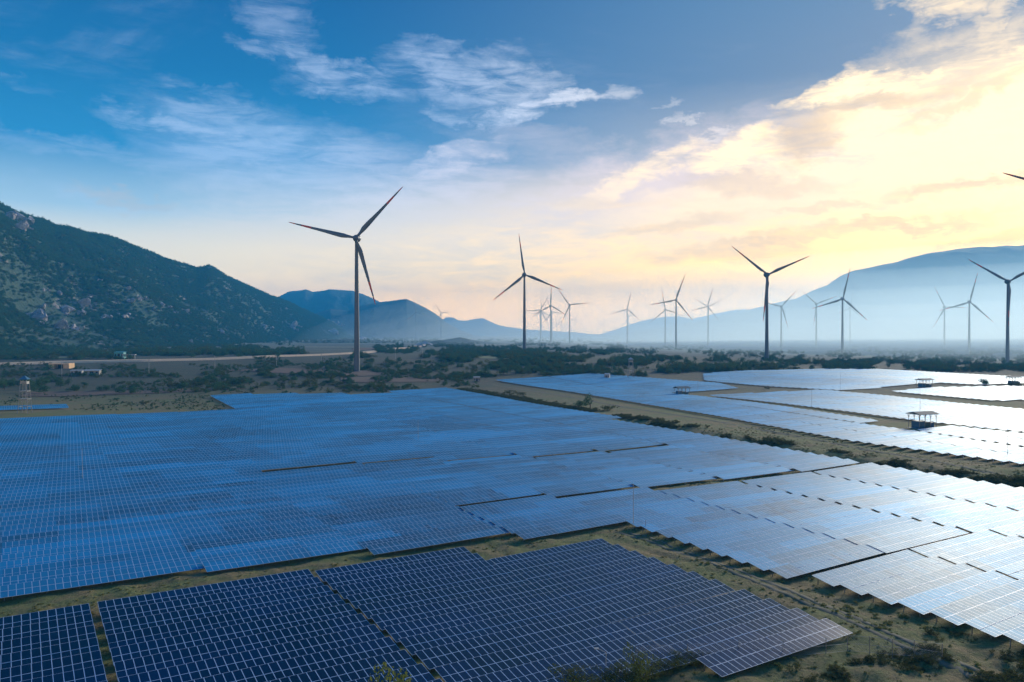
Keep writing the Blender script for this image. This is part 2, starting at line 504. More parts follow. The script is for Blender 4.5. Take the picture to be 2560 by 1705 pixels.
M_ROCK = simple('pale_granite', (0.52, 0.45, 0.42), (0.20, 0.19, 0.19), 0.10, 0.9, 0, 10)
M_DARKBOX = simple('dark_opening', (0.02, 0.02, 0.022), None, 1.0, 0.8)


def make_leaf(name, c1, c2, c3, sc=0.25):
    m, N, out = mat(name)
    pos = N.new('ShaderNodeNewGeometry').outputs['Position']
    r = N.new('ShaderNodeObjectInfo').outputs['Random']
    a = N.mix(N.maprange(N.noise(pos, sc, 5, 0.65), 0.35, 0.65), (*c1, 1), (*c2, 1))
    a = N.mix(N.maprange(r, 0.0, 1.0, 0, 0.7), a, (*c3, 1))
    d = N.new('ShaderNodeBsdfDiffuse'); N.put(d.inputs[0], a)
    t = N.new('ShaderNodeBsdfTranslucent'); N.put(t.inputs[0], N.mix(0.4, a, (0.16, 0.17, 0.03, 1)))
    s = N.new('ShaderNodeMixShader'); s.inputs[0].default_value = 0.28
    N.put(s.inputs[1], d.outputs[0]); N.put(s.inputs[2], t.outputs[0])
    N.put(out.inputs[0], s.outputs[0])
    return m


M_LEAF = make_leaf('leaf_dark_green', (0.040, 0.110, 0.062), (0.080, 0.170, 0.082), (0.060, 0.13, 0.080))  # bluish tint put into the green to stand in for hill haze
M_LEAF2 = make_leaf('leaf_olive', (0.055, 0.090, 0.028), (0.10, 0.13, 0.042), (0.10, 0.095, 0.045))
M_LEAF3 = make_leaf('leaf_fresh_green', (0.10, 0.16, 0.035), (0.20, 0.24, 0.06), (0.16, 0.19, 0.05), 1.5)
M_SCRUB = make_leaf('scrub_leaf', (0.055, 0.075, 0.032), (0.12, 0.12, 0.055), (0.10, 0.10, 0.05), 0.4)
M_GRASS = make_leaf('grass_blade', (0.16, 0.18, 0.050), (0.32, 0.29, 0.10), (0.28, 0.22, 0.09), 0.15)


def make_ground():
    m, N, out = mat('ground_soil_and_grass')
    pos = N.new('ShaderNodeNewGeometry').outputs['Position']
    sep = N.new('ShaderNodeSeparateXYZ'); N.put(sep.inputs[0], pos)
    dist = sep.outputs[1]
    big = N.noise(N.mapping(pos, rot=(0, 0, -TH), scale=(1, 1.8, 1)), 0.035, 6, 0.6, 0.6)
    mid = N.noise(pos, 0.22, 6, 0.65, 0.3)
    fine = N.noise(pos, 1.7, 8, 0.72)
    grass = N.mix(N.maprange(fine, 0.35, 0.65), (0.085, 0.110, 0.022, 1), (0.190, 0.190, 0.045, 1))
    dry = N.mix(N.maprange(fine, 0.35, 0.65), (0.160, 0.110, 0.040, 1), (0.27, 0.185, 0.070, 1))
    near = N.mix(N.maprange(N.math('ADD', N.math('MULTIPLY', big, 0.5), N.math('MULTIPLY', mid, 0.5)), 0.44, 0.58, 0, 1, True), grass, dry)
    # farmland beyond the field: long level strips of bare soil, stubble and green crop
    strips = N.noise(N.mapping(pos, rot=(0, 0, 0.06), scale=(0.16, 1.0, 1)), 0.020, 3, 0.5, 0.25)
    strips2 = N.noise(N.mapping(pos, rot=(0, 0, -0.10), scale=(0.22, 1.0, 1)), 0.055, 3, 0.5)
    farm = N.ramp(N.math('ADD', N.math('MULTIPLY', strips, 0.6), N.math('MULTIPLY', strips2, 0.4)),
                  [(0.30, (0.020, 0.042, 0.018)), (0.42, (0.028, 0.052, 0.020)), (0.47, (0.095, 0.052, 0.028)), (0.52, (0.032, 0.050, 0.018)), (0.57, (0.085, 0.055, 0.032)), (0.62, (0.050, 0.060, 0.020)), (0.72, (0.022, 0.034, 0.014))])
    farm = N.mix(N.maprange(N.math('ADD', N.math('MULTIPLY', fine, .4), N.math('MULTIPLY', mid, .6)), 0.42, 0.58, 0.1, 0.8), farm, (0.022, 0.040, 0.016, 1))
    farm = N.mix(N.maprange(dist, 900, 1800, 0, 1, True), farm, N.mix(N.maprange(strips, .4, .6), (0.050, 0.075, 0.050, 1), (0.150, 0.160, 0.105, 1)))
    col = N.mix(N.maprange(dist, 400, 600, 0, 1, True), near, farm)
    grain = N.noise(N.mapping(pos, rot=(0, 0, -TH), scale=(1.0, 0.3, 1)), 2.4, 8, 0.75)
    weeds = N.noise(pos, 0.9, 6, 0.7, 0.4)
    col = N.mix(N.maprange(weeds, 0.52, 0.66, 0, .65, True), col, (0.035, 0.052, 0.018, 1))
    col = N.mix(N.maprange(grain, 0.5, 0.68, 0, .55, True), col, (0.28, 0.22, 0.07, 1))
    b = bump(N, N.math('ADD', N.math('ADD', fine, grain), N.math('MULTIPLY', mid, 1.5)), 0.7, 0.5)
    principled(N, out, col, 0.95, 0, b)
    return m


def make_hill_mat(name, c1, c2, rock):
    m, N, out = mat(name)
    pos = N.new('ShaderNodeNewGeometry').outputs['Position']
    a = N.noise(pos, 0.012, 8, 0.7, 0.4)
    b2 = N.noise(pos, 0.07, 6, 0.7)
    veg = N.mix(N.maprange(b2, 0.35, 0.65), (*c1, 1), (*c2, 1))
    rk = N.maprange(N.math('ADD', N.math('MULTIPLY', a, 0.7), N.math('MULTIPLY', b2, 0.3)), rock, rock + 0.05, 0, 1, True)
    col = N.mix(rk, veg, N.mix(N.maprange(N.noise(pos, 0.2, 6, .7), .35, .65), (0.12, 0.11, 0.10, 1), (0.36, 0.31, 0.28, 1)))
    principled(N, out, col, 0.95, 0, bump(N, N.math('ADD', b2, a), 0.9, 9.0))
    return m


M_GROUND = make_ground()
M_HILL = make_hill_mat('hill_scrub', (0.034, 0.078, 0.050), (0.070, 0.104, 0.060), 0.55)  # slope green tinted bluish in place of thicker haze
M_HILL_FAR = make_hill_mat('far_hill_scrub', (0.024, 0.050, 0.044), (0.045, 0.075, 0.062), 0.9)  # lightened and blued in the base colour to imitate distance haze
M_ROAD = simple('dirt_road', (0.74, 0.48, 0.27), (0.58, 0.38, 0.22), 0.25, 0.95)
M_TRACK = simple('rutted_track_soil', (0.15, 0.125, 0.085), (0.07, 0.075, 0.04), 0.8, 0.95)
M_FIELD_Y = simple('yellow_green_crop', (0.16, 0.16, 0.04), (0.10, 0.12, 0.03), 0.06, 0.95)
M_FIELD_R = simple('red_brown_soil', (0.15, 0.075, 0.04), (0.10, 0.06, 0.035), 0.05, 0.95)

# ------------------------------------------------------------------ ground
def axis_pts(lo, dense_lo, dense_hi, hi, step, grow):
    pts = list(np.arange(dense_lo, dense_hi, step)); s = step
    p = pts[-1]
    while p < hi: s *= grow; p += s; pts.append(p)
    s = step; p = dense_lo; pre = []
    while p > lo: s *= grow; p -= s; pre.append(p)
    return np.array(pre[::-1] + pts)


def bumps(X, Y, soft=False):
    """ruts, ridges and hummocks of the open ground between the blocks"""
    X = np.asarray(X, dtype=float); Y = np.asarray(Y, dtype=float)
    u, v = to_uv(X, Y)
    m = field_mask(X, Y).astype(float)
    if soft:
        for _ in range(3):
            m[1:-1, 1:-1] = (m[1:-1, 1:-1] * 2 + m[:-2, 1:-1] + m[2:, 1:-1] + m[1:-1, :-2] + m[1:-1, 2:]) / 6
    free = 1 - m
    br = vnoise(u * 1.0, v * 0.22, 5.0, 11, 4, .55)
    bn = vnoise(X, Y, 3.2, 21, 4, .6)
    tuft = vnoise(X, Y, 1.3, 31, 2, .6)
    nearw = 1 - sstep(Y, 250, 420)
    Z = free * nearw * (0.55 * br + 0.26 * bn + 0.10 * tuft)
    bank = np.exp(-((u - (226 + .1 * (v - 150))) / 4.0) ** 2) * sstep(v, 60, 90) * (1 - sstep(v, 260, 300))
    Z = Z - 1.2 * bank * free
    fr = (1 - sstep(v, 50, 62)) * sstep(u, 38, 60) * (1 - sstep(u, 98, 112)) * sstep(Y, 40, 70)
    Z = Z + fr * (0.9 * vnoise(X, Y, 9, 41, 3) + 0.5 * bn)
    return Z + sstep(Y, 700, 1200) * vnoise(X, Y, 260, 51, 3) * 1.2


def build_ground():
    xs = axis_pts(-14000, -75, 125, 14000, 0.75, 1.035)
    ys = axis_pts(-900, 66, 215, 24000, 0.75, 1.03)
    X, Y = np.meshgrid(xs, ys)
    u, v = to_uv(X, Y)
    Z = zbase(X, Y)
    Z = Z + bumps(X, Y, True)
    ny, nx = X.shape
    idx = np.arange(ny * nx).reshape(ny, nx)
    F = np.stack([idx[:-1, :-1], idx[:-1, 1:], idx[1:, 1:], idx[1:, :-1]], -1).reshape(-1, 4)
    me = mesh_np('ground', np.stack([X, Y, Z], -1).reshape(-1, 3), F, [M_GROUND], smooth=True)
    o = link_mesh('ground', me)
    tag(o, kind='structure')
    return o


build_ground()


def T2W(tx, ty, h=0.0):
    """photo point -> place on the land (plus height h)"""
    Y = 600.0
    for _ in range(30):
        X = (tx - CX) / F_PX * Y
        z = float(zbase(X, Y)) + h
        Y2 = (CAM_Z - z) * F_PX / max(ty - HY, 1.0)
        Y = 0.5 * Y + 0.5 * Y2
    return (tx - CX) / F_PX * Y, Y


def strip(name, pts, width, m, lift=0.25, seg=6.0, kind='structure'):
    P = [Vector((*p, 0)) for p in pts]
    Q = []
    for a, b in zip(P[:-1], P[1:]):
        n = max(1, int((b - a).length / seg))
        for i in range(n): Q.append(a.lerp(b, i / n))
    Q.append(P[-1])
    vs = []; fs = []
    for i, q in enumerate(Q):
        t = (Q[min(i + 1, len(Q) - 1)] - Q[max(i - 1, 0)]).normalized()
        nrm = Vector((-t.y, t.x, 0))
        for s_ in (-1.6, -1, 1, 1.6):
            p = q + nrm * width / 2 * s_
            z = float(zbase(p.x, p.y)) + float(bumps([p.x], [p.y])[0]) + (lift if abs(s_) < 1.2 else (-0.9 if lift > 1 else -0.05))
            vs.append((p.x, p.y, z))
    for i in range(len(Q) - 1):
        for j in range(3):
            a = i * 4 + j
            fs.append((a, a + 1, a + 5, a + 4))
    o = link_mesh(name, mesh_np(name, vs, fs, [m], smooth=True))
    tag(o, kind=kind)
    return o


# dirt road along the foot of the left hill
strip('road', [T2W(*q) for q in [(-200, 921), (0, 912), (150, 907), (360, 903), (640, 894), (860, 885), (960, 877), (1030, 869), (1062, 862)]], 15.0, M_ROAD, 1.6)
for _n, _pts in (('track', [(1232, 962), (1400, 988), (1560, 1018), (1760, 1048), (1960, 1085), (2200, 1130), (2420, 1170), (2640, 1215)]),
                 ('track', [(1560, 1330), (1640, 1352), (1740, 1392), (1860, 1440), (2000, 1500), (2160, 1566), (2330, 1640), (2480, 1705)])):
    _w = [T2W(*q) for q in _pts]
    for _s in (-.9, .9):
        strip(_n, [(a + _s * .54, b - _s * .84) for a, b in _w] if 0 else [(a + _s, b) for a, b in _w], .75, M_TRACK, 0.05, 0.8)
# fields beyond the solar plant
def patch(name, quad, m, lift=0.35):
    P = [T2W(*q) for q in quad]
    vs = []; fs = []
    nu, nv = 30, 8
    for j in range(nv + 1):
        for i in range(nu + 1):
            a = Vector(P[0]).lerp(Vector(P[1]), i / nu); b = Vector(P[3]).lerp(Vector(P[2]), i / nu)
            p = a.lerp(b, j / nv)
            jx, jy = vnoise(np.array([p.x]), np.array([p.y]), 25, 3)[0] * 6, vnoise(np.array([p.x]), np.array([p.y]), 25, 9)[0] * 10
            edge = 1 if (j in (0, nv) or i in (0, nu)) else 0.3
            x_, y_ = p.x + jx * edge, p.y + jy * edge
            vs.append((x_, y_, float(zbase(x_, y_)) + lift + float(vnoise(np.array([x_]), np.array([y_]), 260, 51, 3)[0] * 1.2 * sstep(y_, 700, 1200))))
    for j in range(nv):
        for i in range(nu):
            a = j * (nu + 1) + i
            fs.append((a, a + 1, a + nu + 2, a + nu + 1))
    o = link_mesh(name, mesh_np(name, vs, fs, [m], smooth=True)); tag(o, kind='structure')

patch('crop_field', [(1150, 895), (1330, 899), (1330, 893), (1160, 889)], M_FIELD_Y)
patch('crop_field', [(120, 896), (236, 896), (236, 893), (120, 893)], M_FIELD_Y)
patch('bare_field', [(560, 927), (900, 941), (1010, 930), (700, 921)], M_FIELD_R)
patch('bare_field', [(850, 958), (1120, 956), (1100, 946), (850, 944)], M_FIELD_R)
patch('bare_field', [(60, 992), (480, 980), (620, 972), (60, 981)], M_FIELD_R, 0.3)
patch('bare_field', [(880, 876), (1010, 874), (1010, 868), (880, 870)], M_FIELD_R, 0.3)
patch('crop_field', [(1930, 934), (2020, 936), (2030, 928), (1940, 926)], M_FIELD_Y)

# ------------------------------------------------------------------ hills
def hill(name, prof, ridge_d, foot_d, mat_, seed, gully=0.16, nx=260, ny=70, back=0.9, zb=0.0, rough=0.06):
    """prof: photo ridge line (x, y); ridge_d / foot_d: distance along Y as (x, metres)"""
    tx = np.linspace(prof[0][0], prof[-1][0], nx)
    ty = np.interp(tx, [p[0] for p in prof], [p[1] for p in prof])
    R = np.interp(tx, [p[0] for p in ridge_d], [p[1] for p in ridge_d])
    Fd = np.interp(tx, [p[0] for p in foot_d], [p[1] for p in foot_d])
    H = CAM_Z + (HY - ty) / F_PX * R
    k = np.concatenate([np.linspace(0, 1, ny), 1 + np.linspace(0, 1, 16)[1:] * back])
    K, TX = np.meshgrid(k, tx, indexing='ij')
    Dm = Fd + (R - Fd) * K
    X = (TX - CX) / F_PX * Dm; Y = Dm
    z0 = zbase((tx - CX) / F_PX * Fd, Fd) - 6 + zb
    s_ = np.where(K <= 1, K, 2 - K)
    s_ = np.clip(s_, 0, 1)
    prof_s = 0.35 * s_ + 0.65 * (s_ * s_ * (3 - 2 * s_))
    prof_s = np.where(K <= 1, prof_s, np.clip(1 - (K - 1) / back, 0, 1) ** 1.3)
    hh = np.maximum(H - z0, 2)
    span = float(np.median(R - Fd))
    g = vnoise(X, Y * 0.35, span * 0.28, seed, 5, .55)
    g = -np.abs(g) * 1.6 + 0.5
    n2 = vnoise(X, Y, span * 0.11, seed + 40, 5, .6)
    w = np.clip(np.minimum(s_ * 3.0, (1 - s_) * 3.0 + 0.05), 0, 1)
    Z = z0 + hh * (prof_s + gully * g * w + rough * n2 * (0.35 * w + 0.15) * np.where(K < .999, 1, .4))
    Z[0, :] = z0 - 25
    nyy, nxx = X.shape
    idx = np.arange(nyy * nxx).reshape(nyy, nxx)
    Fc = np.stack([idx[:-1, :-1], idx[:-1, 1:], idx[1:, 1:], idx[1:, :-1]], -1).reshape(-1, 4)
    o = link_mesh(name, mesh_np(name, np.stack([X, Y, Z], -1).reshape(-1, 3), Fc, [mat_], smooth=True))
    tag(o, kind='structure')
    return X, Y, Z, TX, K


S = 1.0875
def pg(l): return [(a * S, b * S) for a, b in l]
left_prof = pg([(-520, 300), (-380, 330), (-250, 350), (-120, 410), (-60, 440), (0, 472), (30, 487), (60, 500), (95, 510), (130, 525), (160, 528), (200, 541), (250, 550), (300, 569), (340, 582), (380, 600), (420, 612), (455, 621), (470, 618), (482, 615),
                (500, 624), (520, 636), (550, 650), (580, 664), (620, 682), (660, 696), (700, 715), (730, 728), (765, 745), (800, 768), (840, 774)])
LH = hill('left_hill', left_prof, [(-560, 1700), (0, 2000), (500, 2900), (920, 4600)], [(-560, 700), (0, 1010), (330, 1350), (600, 2000), (920, 4000)], M_HILL, 101, 0.15, 420, 130, rough=0.06)
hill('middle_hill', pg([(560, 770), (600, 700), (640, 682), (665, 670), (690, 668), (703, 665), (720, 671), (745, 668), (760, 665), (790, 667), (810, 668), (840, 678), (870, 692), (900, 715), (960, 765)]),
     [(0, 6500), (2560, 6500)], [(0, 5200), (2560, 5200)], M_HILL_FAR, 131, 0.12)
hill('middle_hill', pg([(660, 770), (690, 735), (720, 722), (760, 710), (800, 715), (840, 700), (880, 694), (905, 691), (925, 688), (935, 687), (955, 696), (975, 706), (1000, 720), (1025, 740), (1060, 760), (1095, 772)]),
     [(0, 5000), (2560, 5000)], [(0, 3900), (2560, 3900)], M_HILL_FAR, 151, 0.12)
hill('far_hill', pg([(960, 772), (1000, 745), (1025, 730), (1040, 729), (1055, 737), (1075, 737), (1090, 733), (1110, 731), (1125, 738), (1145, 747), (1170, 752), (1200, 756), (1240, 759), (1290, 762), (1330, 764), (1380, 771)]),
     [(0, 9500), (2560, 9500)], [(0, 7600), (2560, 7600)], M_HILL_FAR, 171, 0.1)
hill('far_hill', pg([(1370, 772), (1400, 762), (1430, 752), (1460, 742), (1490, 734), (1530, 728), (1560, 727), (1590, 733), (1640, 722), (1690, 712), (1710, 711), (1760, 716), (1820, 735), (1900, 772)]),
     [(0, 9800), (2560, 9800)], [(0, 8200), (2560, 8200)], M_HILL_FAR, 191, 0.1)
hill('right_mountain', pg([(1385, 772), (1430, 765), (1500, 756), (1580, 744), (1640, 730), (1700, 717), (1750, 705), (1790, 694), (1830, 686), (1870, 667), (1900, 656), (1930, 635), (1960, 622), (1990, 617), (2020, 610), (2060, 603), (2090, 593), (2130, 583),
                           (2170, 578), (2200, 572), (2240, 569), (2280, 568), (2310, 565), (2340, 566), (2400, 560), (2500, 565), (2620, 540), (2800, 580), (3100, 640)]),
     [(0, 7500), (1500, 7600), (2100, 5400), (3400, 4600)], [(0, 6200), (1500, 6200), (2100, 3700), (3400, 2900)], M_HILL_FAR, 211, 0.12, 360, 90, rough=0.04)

# ------------------------------------------------------------------ solar tables
TILT = math.radians(10.4)
LOWZ = 0.62
def panel_mesh(glass):
    w, l, t, fr = 1.0 / 2, 1.99 / 2, 0.04, 0.036
    vs = [(-w, -l, 0), (w, -l, 0), (w, l, 0), (-w, l, 0), (-w, -l, -t), (w, -l, -t), (w, l, -t), (-w, l, -t),
          (-w + fr, -l + fr, 0), (w - fr, -l + fr, 0), (w - fr, l - fr, 0), (-w + fr, l - fr, 0),
          (-w + fr, -l + fr, -.004), (w - fr, -l + fr, -.004), (w - fr, l - fr, -.004), (-w + fr, l - fr, -.004)]
    fs = [(0, 1, 9, 8), (1, 2, 10, 9), (2, 3, 11, 10), (3, 0, 8, 11), (12, 13, 14, 15), (8, 9, 13, 12), (9, 10, 14, 13), (10, 11, 15, 14), (11, 8, 12, 15),
          (0, 4, 5, 1), (1, 5, 6, 2), (2, 6, 7, 3), (3, 7, 4, 0), (4, 7, 6, 5)]
    return mesh_np('solar_panel', vs, fs, [M_FRAME, glass], [0, 0, 0, 0, 1, 0, 0, 0, 0, 0, 0, 0, 0, 0])
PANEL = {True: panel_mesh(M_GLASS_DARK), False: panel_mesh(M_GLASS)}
RACKS = {}
def rack_mesh(nc):
    if nc in RACKS: return RACKS[nc]
    L = nc * 1.01
    b = MB()
    ct, st = math.cos(TILT), math.sin(TILT)
    for yy in (-1.5, -0.45, 0.45, 1.5):
        z = LOWZ + (yy + 2.0) * st - 0.07
        b.box(-L / 2, L / 2, yy * ct - .03, yy * ct + .03, z - .06, z)
    k = max(2, int(L / 4))
    for i in range(k + 1):
        x = -L / 2 + .5 + (L - 1) * i / k
        for yy in (-1.2, 1.2):
            z = LOWZ + (yy + 2.0) * st - 0.135
            b.box(x - .05, x + .05, yy * ct - .05, yy * ct + .05, -0.6, z)
    RACKS[nc] = b.build('support_rack', M_STEEL)
    return RACKS[nc]


def table_np(nc, posts=True):
    """whole table as arrays: frame slab with recess-free glass faces 4 mm proud, local frame like the near tables"""
    ct, st = math.cos(TILT), math.sin(TILT)
    L = nc * 1.01
    vs = []; fs = []; mi = []
    def add(v, f, m):
        b = len(vs); vs.extend(v); fs.extend([[b + i for i in q] for q in f]); mi.extend([m] * len(f))
    def pt(x, yl, dz): return (x, yl * ct - dz * st, LOWZ + (yl + 2.0) * st + dz * ct)
    add([pt(-L / 2, -2, 0), pt(L / 2, -2, 0), pt(L / 2, 2, 0), pt(-L / 2, 2, 0), pt(-L / 2, -2, -.05), pt(L / 2, -2, -.05), pt(L / 2, 2, -.05), pt(-L / 2, 2, -.05)],
        [(0, 1, 2, 3), (0, 4, 5, 1), (1, 5, 6, 2), (2, 6, 7, 3), (3, 7, 4, 0), (4, 7, 6, 5)], 0)
    for i in range(nc):
        x0 = -L / 2 + i * 1.01 + .04; x1 = x0 + 1.01 - .08
        for (a, c) in ((-1.96, -.045), (.045, 1.96)):
            add([pt(x0, a, .005), pt(x1, a, .005), pt(x1, c, .005), pt(x0, c, .005)], [(0, 1, 2, 3)], 1)
    if posts:
        k = max(2, int(L / 5))
        for i in range(k + 1):
            x = -L / 2 + .5 + (L - 1) * i / k
            for yy in (-1.2, 1.2):
                z = LOWZ + (yy + 2) * st - .06
                q = .06
                add([(x - q, yy - q, -.6), (x + q, yy - q, -.6), (x + q, yy + q, -.6), (x - q, yy + q, -.6), (x - q, yy - q, z), (x + q, yy - q, z), (x + q, yy + q, z), (x - q, yy + q, z)],
                    [(0, 1, 5, 4), (1, 2, 6, 5), (2, 3, 7, 6), (3, 0, 4, 7)], 0)
    return np.array(vs), np.array(fs), np.array(mi)


ONES = ['', 'first', 'second', 'third', 'fourth', 'fifth', 'sixth', 'seventh', 'eighth', 'ninth', 'tenth', 'eleventh', 'twelfth', 'thirteenth', 'fourteenth', 'fifteenth', 'sixteenth', 'seventeenth', 'eighteenth', 'nineteenth']
TENS = {2: 'twent', 3: 'thirt', 4: 'fort', 5: 'fift', 6: 'sixt', 7: 'sevent', 8: 'eight', 9: 'ninet'}
def ordinal(n):
    if n < 20: return ONES[n]
    t, o_ = divmod(n, 10)
    if n >= 100: return 'hundredth'
    return TENS[t] + ('ieth' if o_ == 0 else 'y-' + ONES[o_])


def tbl_info(T):
    blk, si, k, uc, vc, nc = T
    X, Y = to_xy(uc, vc)
    L = nc * 1.01
    xa, ya = to_xy(uc - L / 2, vc); xb, yb = to_xy(uc + L / 2, vc)
    pa = CX + F_PX * xa / ya if ya > 5 else -9999
    pb = CX + F_PX * xb / yb if yb > 5 else 9999
    py = HY + F_PX * (CAM_Z - 2.0) / Y if Y > 5 else 9999
    return X, Y, xa, ya, xb, yb, pa, pb, py


def build_tables():
    info = []
    for T in TABLES:
        X, Y, xa, ya, xb, yb, pa, pb, py = tbl_info(T)
        if Y < 30: continue
        vis = pb > -5 and pa < 2565 and py < 1735
        if not vis and (pb < -420 or pa > 2980 or py > 2050): continue
        info.append((T, X, Y, xa, ya, xb, yb, vis))
    vis = sorted([i for i in info if i[7]], key=lambda q: q[2])
    near = vis[:300]
    nid = set(id(q) for q in near)
    rest = [i for i in info if id(i) not in nid]
    print('tables: near', len(near), 'rest', len(rest), 'near to Y=%.0f' % near[-1][2])
    # rows and places counted inside each block, for the labels
    cols = {}
    for q in near: cols.setdefault(q[0][0], set()).add(round(q[0][3] / 13))
    rowkey = {}
    for q in near: rowkey.setdefault((q[0][0], round(q[0][3] / 9)), []).append(q)
    place = {'F': 'front block', 'M': 'middle block', 'R': 'right-hand block', 'E': 'far right field', 'P': 'watchtower patch'}
    lab = {}
    for blk in place:
        qs = [q for q in near if q[0][0] == blk]
        # stacks: tables that line up one behind another
        stacks = []
        for q in sorted(qs, key=lambda q: q[0][3] - 0.06 * q[0][4]):
            c = q[0][3] - 0.06 * q[0][4]
            if stacks and abs(stacks[-1][0] - c) < 9: stacks[-1][1].append(q)
            else: stacks.append([c, [q]])
        for j, (_, st_) in enumerate(reversed(stacks)):
            for r, q in enumerate(sorted(st_, key=lambda q: q[0][4])):
                lab[id(q)] = (blk, j + 1, r + 1)
    npan = 0
    meshes = {}
    r_ = random.Random(3)
    for q in near:
        (blk, si, k, uc, vc, nc), X, Y, xa, ya, xb, yb, _v = q
        za, zb_ = float(zbase(xa, ya)), float(zbase(xb, yb))
        L = nc * 1.01
        roll = math.atan2(zb_ - za, L)
        z = (za + zb_) / 2
        b_, j, r = lab[id(q)]
        label = 'solar table in the %s, %s row from near edge, %s stack from right' % (place[blk], ordinal(r), ordinal(j))
        jt = r_.gauss(0, 0.007)
        if Y < 190:
            e = empty('solar_table', (X, Y, z), TH)
            e.rotation_euler = (0, -roll, TH)
            tag(e, label, 'solar table', 'tables of solar panels set out in rows')
            link_mesh('support_rack', rack_mesh(nc), e)
            ct, st = math.cos(TILT), math.sin(TILT)
            for i in range(nc):
                x = -L / 2 + (i + .5) * 1.01
                for yl in (-1.0, 1.0):
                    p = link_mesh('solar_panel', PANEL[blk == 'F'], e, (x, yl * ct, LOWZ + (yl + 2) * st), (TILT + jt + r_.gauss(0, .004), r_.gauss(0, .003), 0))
                    npan += 1
        else:
            if nc not in meshes:
                v_, f_, m_ = table_np(nc)
                meshes[nc] = mesh_np('solar_table', v_, f_, [M_FRAME, M_GLASS], m_)
            o = link_mesh('solar_table', meshes[nc], None, (X, Y, z), (jt, -roll, TH))
            tag(o, label, 'solar table', 'tables of solar panels set out in rows')
    print('panels', npan)
    V = []; F_ = []; M_ = []; base = 0
    cache = {}
    for q in rest:
        (blk, si, k, uc, vc, nc), X, Y, xa, ya, xb, yb, _v = q
        if nc not in cache: cache[nc] = table_np(nc, posts=False)
        v_, f_, m_ = cache[nc]
        za, zb_ = float(zbase(xa, ya)), float(zbase(xb, yb))
        jt = r_.gauss(0, 0.009)
        vv = v_.copy()
        vv[:, 2] += vv[:, 0] * (zb_ - za) / (nc * 1.01) + vv[:, 1] * jt + (za + zb_) / 2
        x = vv[:, 0] * CT - vv[:, 1] * ST + X; y = vv[:, 0] * ST + vv[:, 1] * CT + Y
        V.append(np.stack([x, y, vv[:, 2]], -1)); F_.append(f_ + base); M_.append(m_)
        base += len(vv)
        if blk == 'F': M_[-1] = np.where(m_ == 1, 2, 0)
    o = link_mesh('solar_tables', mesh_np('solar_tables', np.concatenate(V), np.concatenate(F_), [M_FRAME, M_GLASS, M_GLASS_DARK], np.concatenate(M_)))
    tag(o, 'distant rows of solar tables shining pale blue and white across the far field', 'solar tables', kind='stuff')
    print('far faces', sum(len(f) for f in F_))


build_tables()

# ------------------------------------------------------------------ wind turbines
def blade_mesh(tipred=True):
    """blade along +Z from the hub, chord mostly in the rotor plane (X), length 1 unit = 63 m"""
    L = 61.0
    st = [0, .03, .08, .16, .24, .35, .5, .65, .8, .9, .97, 1.0]
    ch = [2.3, 2.3, 2.9, 4.4, 4.2, 3.5, 2.7, 2.1, 1.5, 1.1, .7, .25]
    th = [2.3, 2.2, 1.9, 1.5, 1.1, .8, .55, .4, .28, .2, .12, .06]
    n = 8
    vs = []; fs = []; mi = []
    for s_, c, t in zip(st, ch, th):
        tw = math.radians(18 * (1 - s_) ** 2 + 4)
        for i in range(n):
            a = 2 * math.pi * i / n
            x = math.cos(a) * c / 2 - (c - 2.3) * 0.22; y = math.sin(a) * t / 2
            vs.append((x * math.cos(tw) - y * math.sin(tw), x * math.sin(tw) + y * math.cos(tw) - 0.9 * s_ ** 2, 2.0 + s_ * (L)))
    for k in range(len(st) - 1):
        for i in range(n):
            fs.append((k * n + i, k * n + (i + 1) % n, (k + 1) * n + (i + 1) % n, (k + 1) * n + i))
            mi.append(1 if k in (7, 9, 10) and tipred else 0)
    return mesh_np('blade', vs, fs, [M_TURB, M_RED], mi, smooth=True)


BLADE = blade_mesh()
def nacelle_mesh():
    b = MB()
    # egg shaped housing, long axis Y (rotor at -Y)
    prof = [(0.05, 7.2), (1.2, 6.9), (2.4, 5.8), (3.1, 4.2), (3.45, 2.2), (3.5, .6), (3.1, -.6), (2.9, -1.0)]
    b.lathe(prof[::-1], 18, axis='y')
    b.bar((0, 0, -1.5), (0, 0, -4.5), 1.7, 1.5, 14)
    b.box(-1.3, 1.3, 4.6, 6.8, 1.5, 3.3)
    b.bar((-.5, 4.6, 3.2), (-.5, 4.6, 5.2), .06, .04, 5)
    b.bar((.5, 4.6, 3.2), (.5, 4.6, 5.0), .06, .04, 5)
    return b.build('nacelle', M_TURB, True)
def hub_mesh():
    b = MB()
    b.lathe([(.02, -5.6), (1.2, -5.3), (2.2, -4.4), (2.75, -3.2), (2.9, -2.2), (2.8, -1.2)], 18, axis='y')
    return b.build('hub', M_TURB, True)
NAC, HUB = nacelle_mesh(), hub_mesh()


def tower_mesh(h):
    b = MB()
    rs = []
    n = 14
    for i in range(n + 1):
        t = i / n
        rs.append((2.65 - 1.15 * t ** 0.9, t * (h - 3.6)))
    b.lathe(rs, 20)
    for i in (2, 5, 8, 11):
        r, z = rs[i]
        b.lathe([(r + .06, z - .18), (r + .06, z + .18)], 20)
    b.lathe([(4.4, -2.0), (4.4, .35), (2.6, .45)], 20, mi=0)
    b.box(-.55, .55, -2.75, -2.3, .6, 2.9)
    return b.build('tower', M_TURB, True)


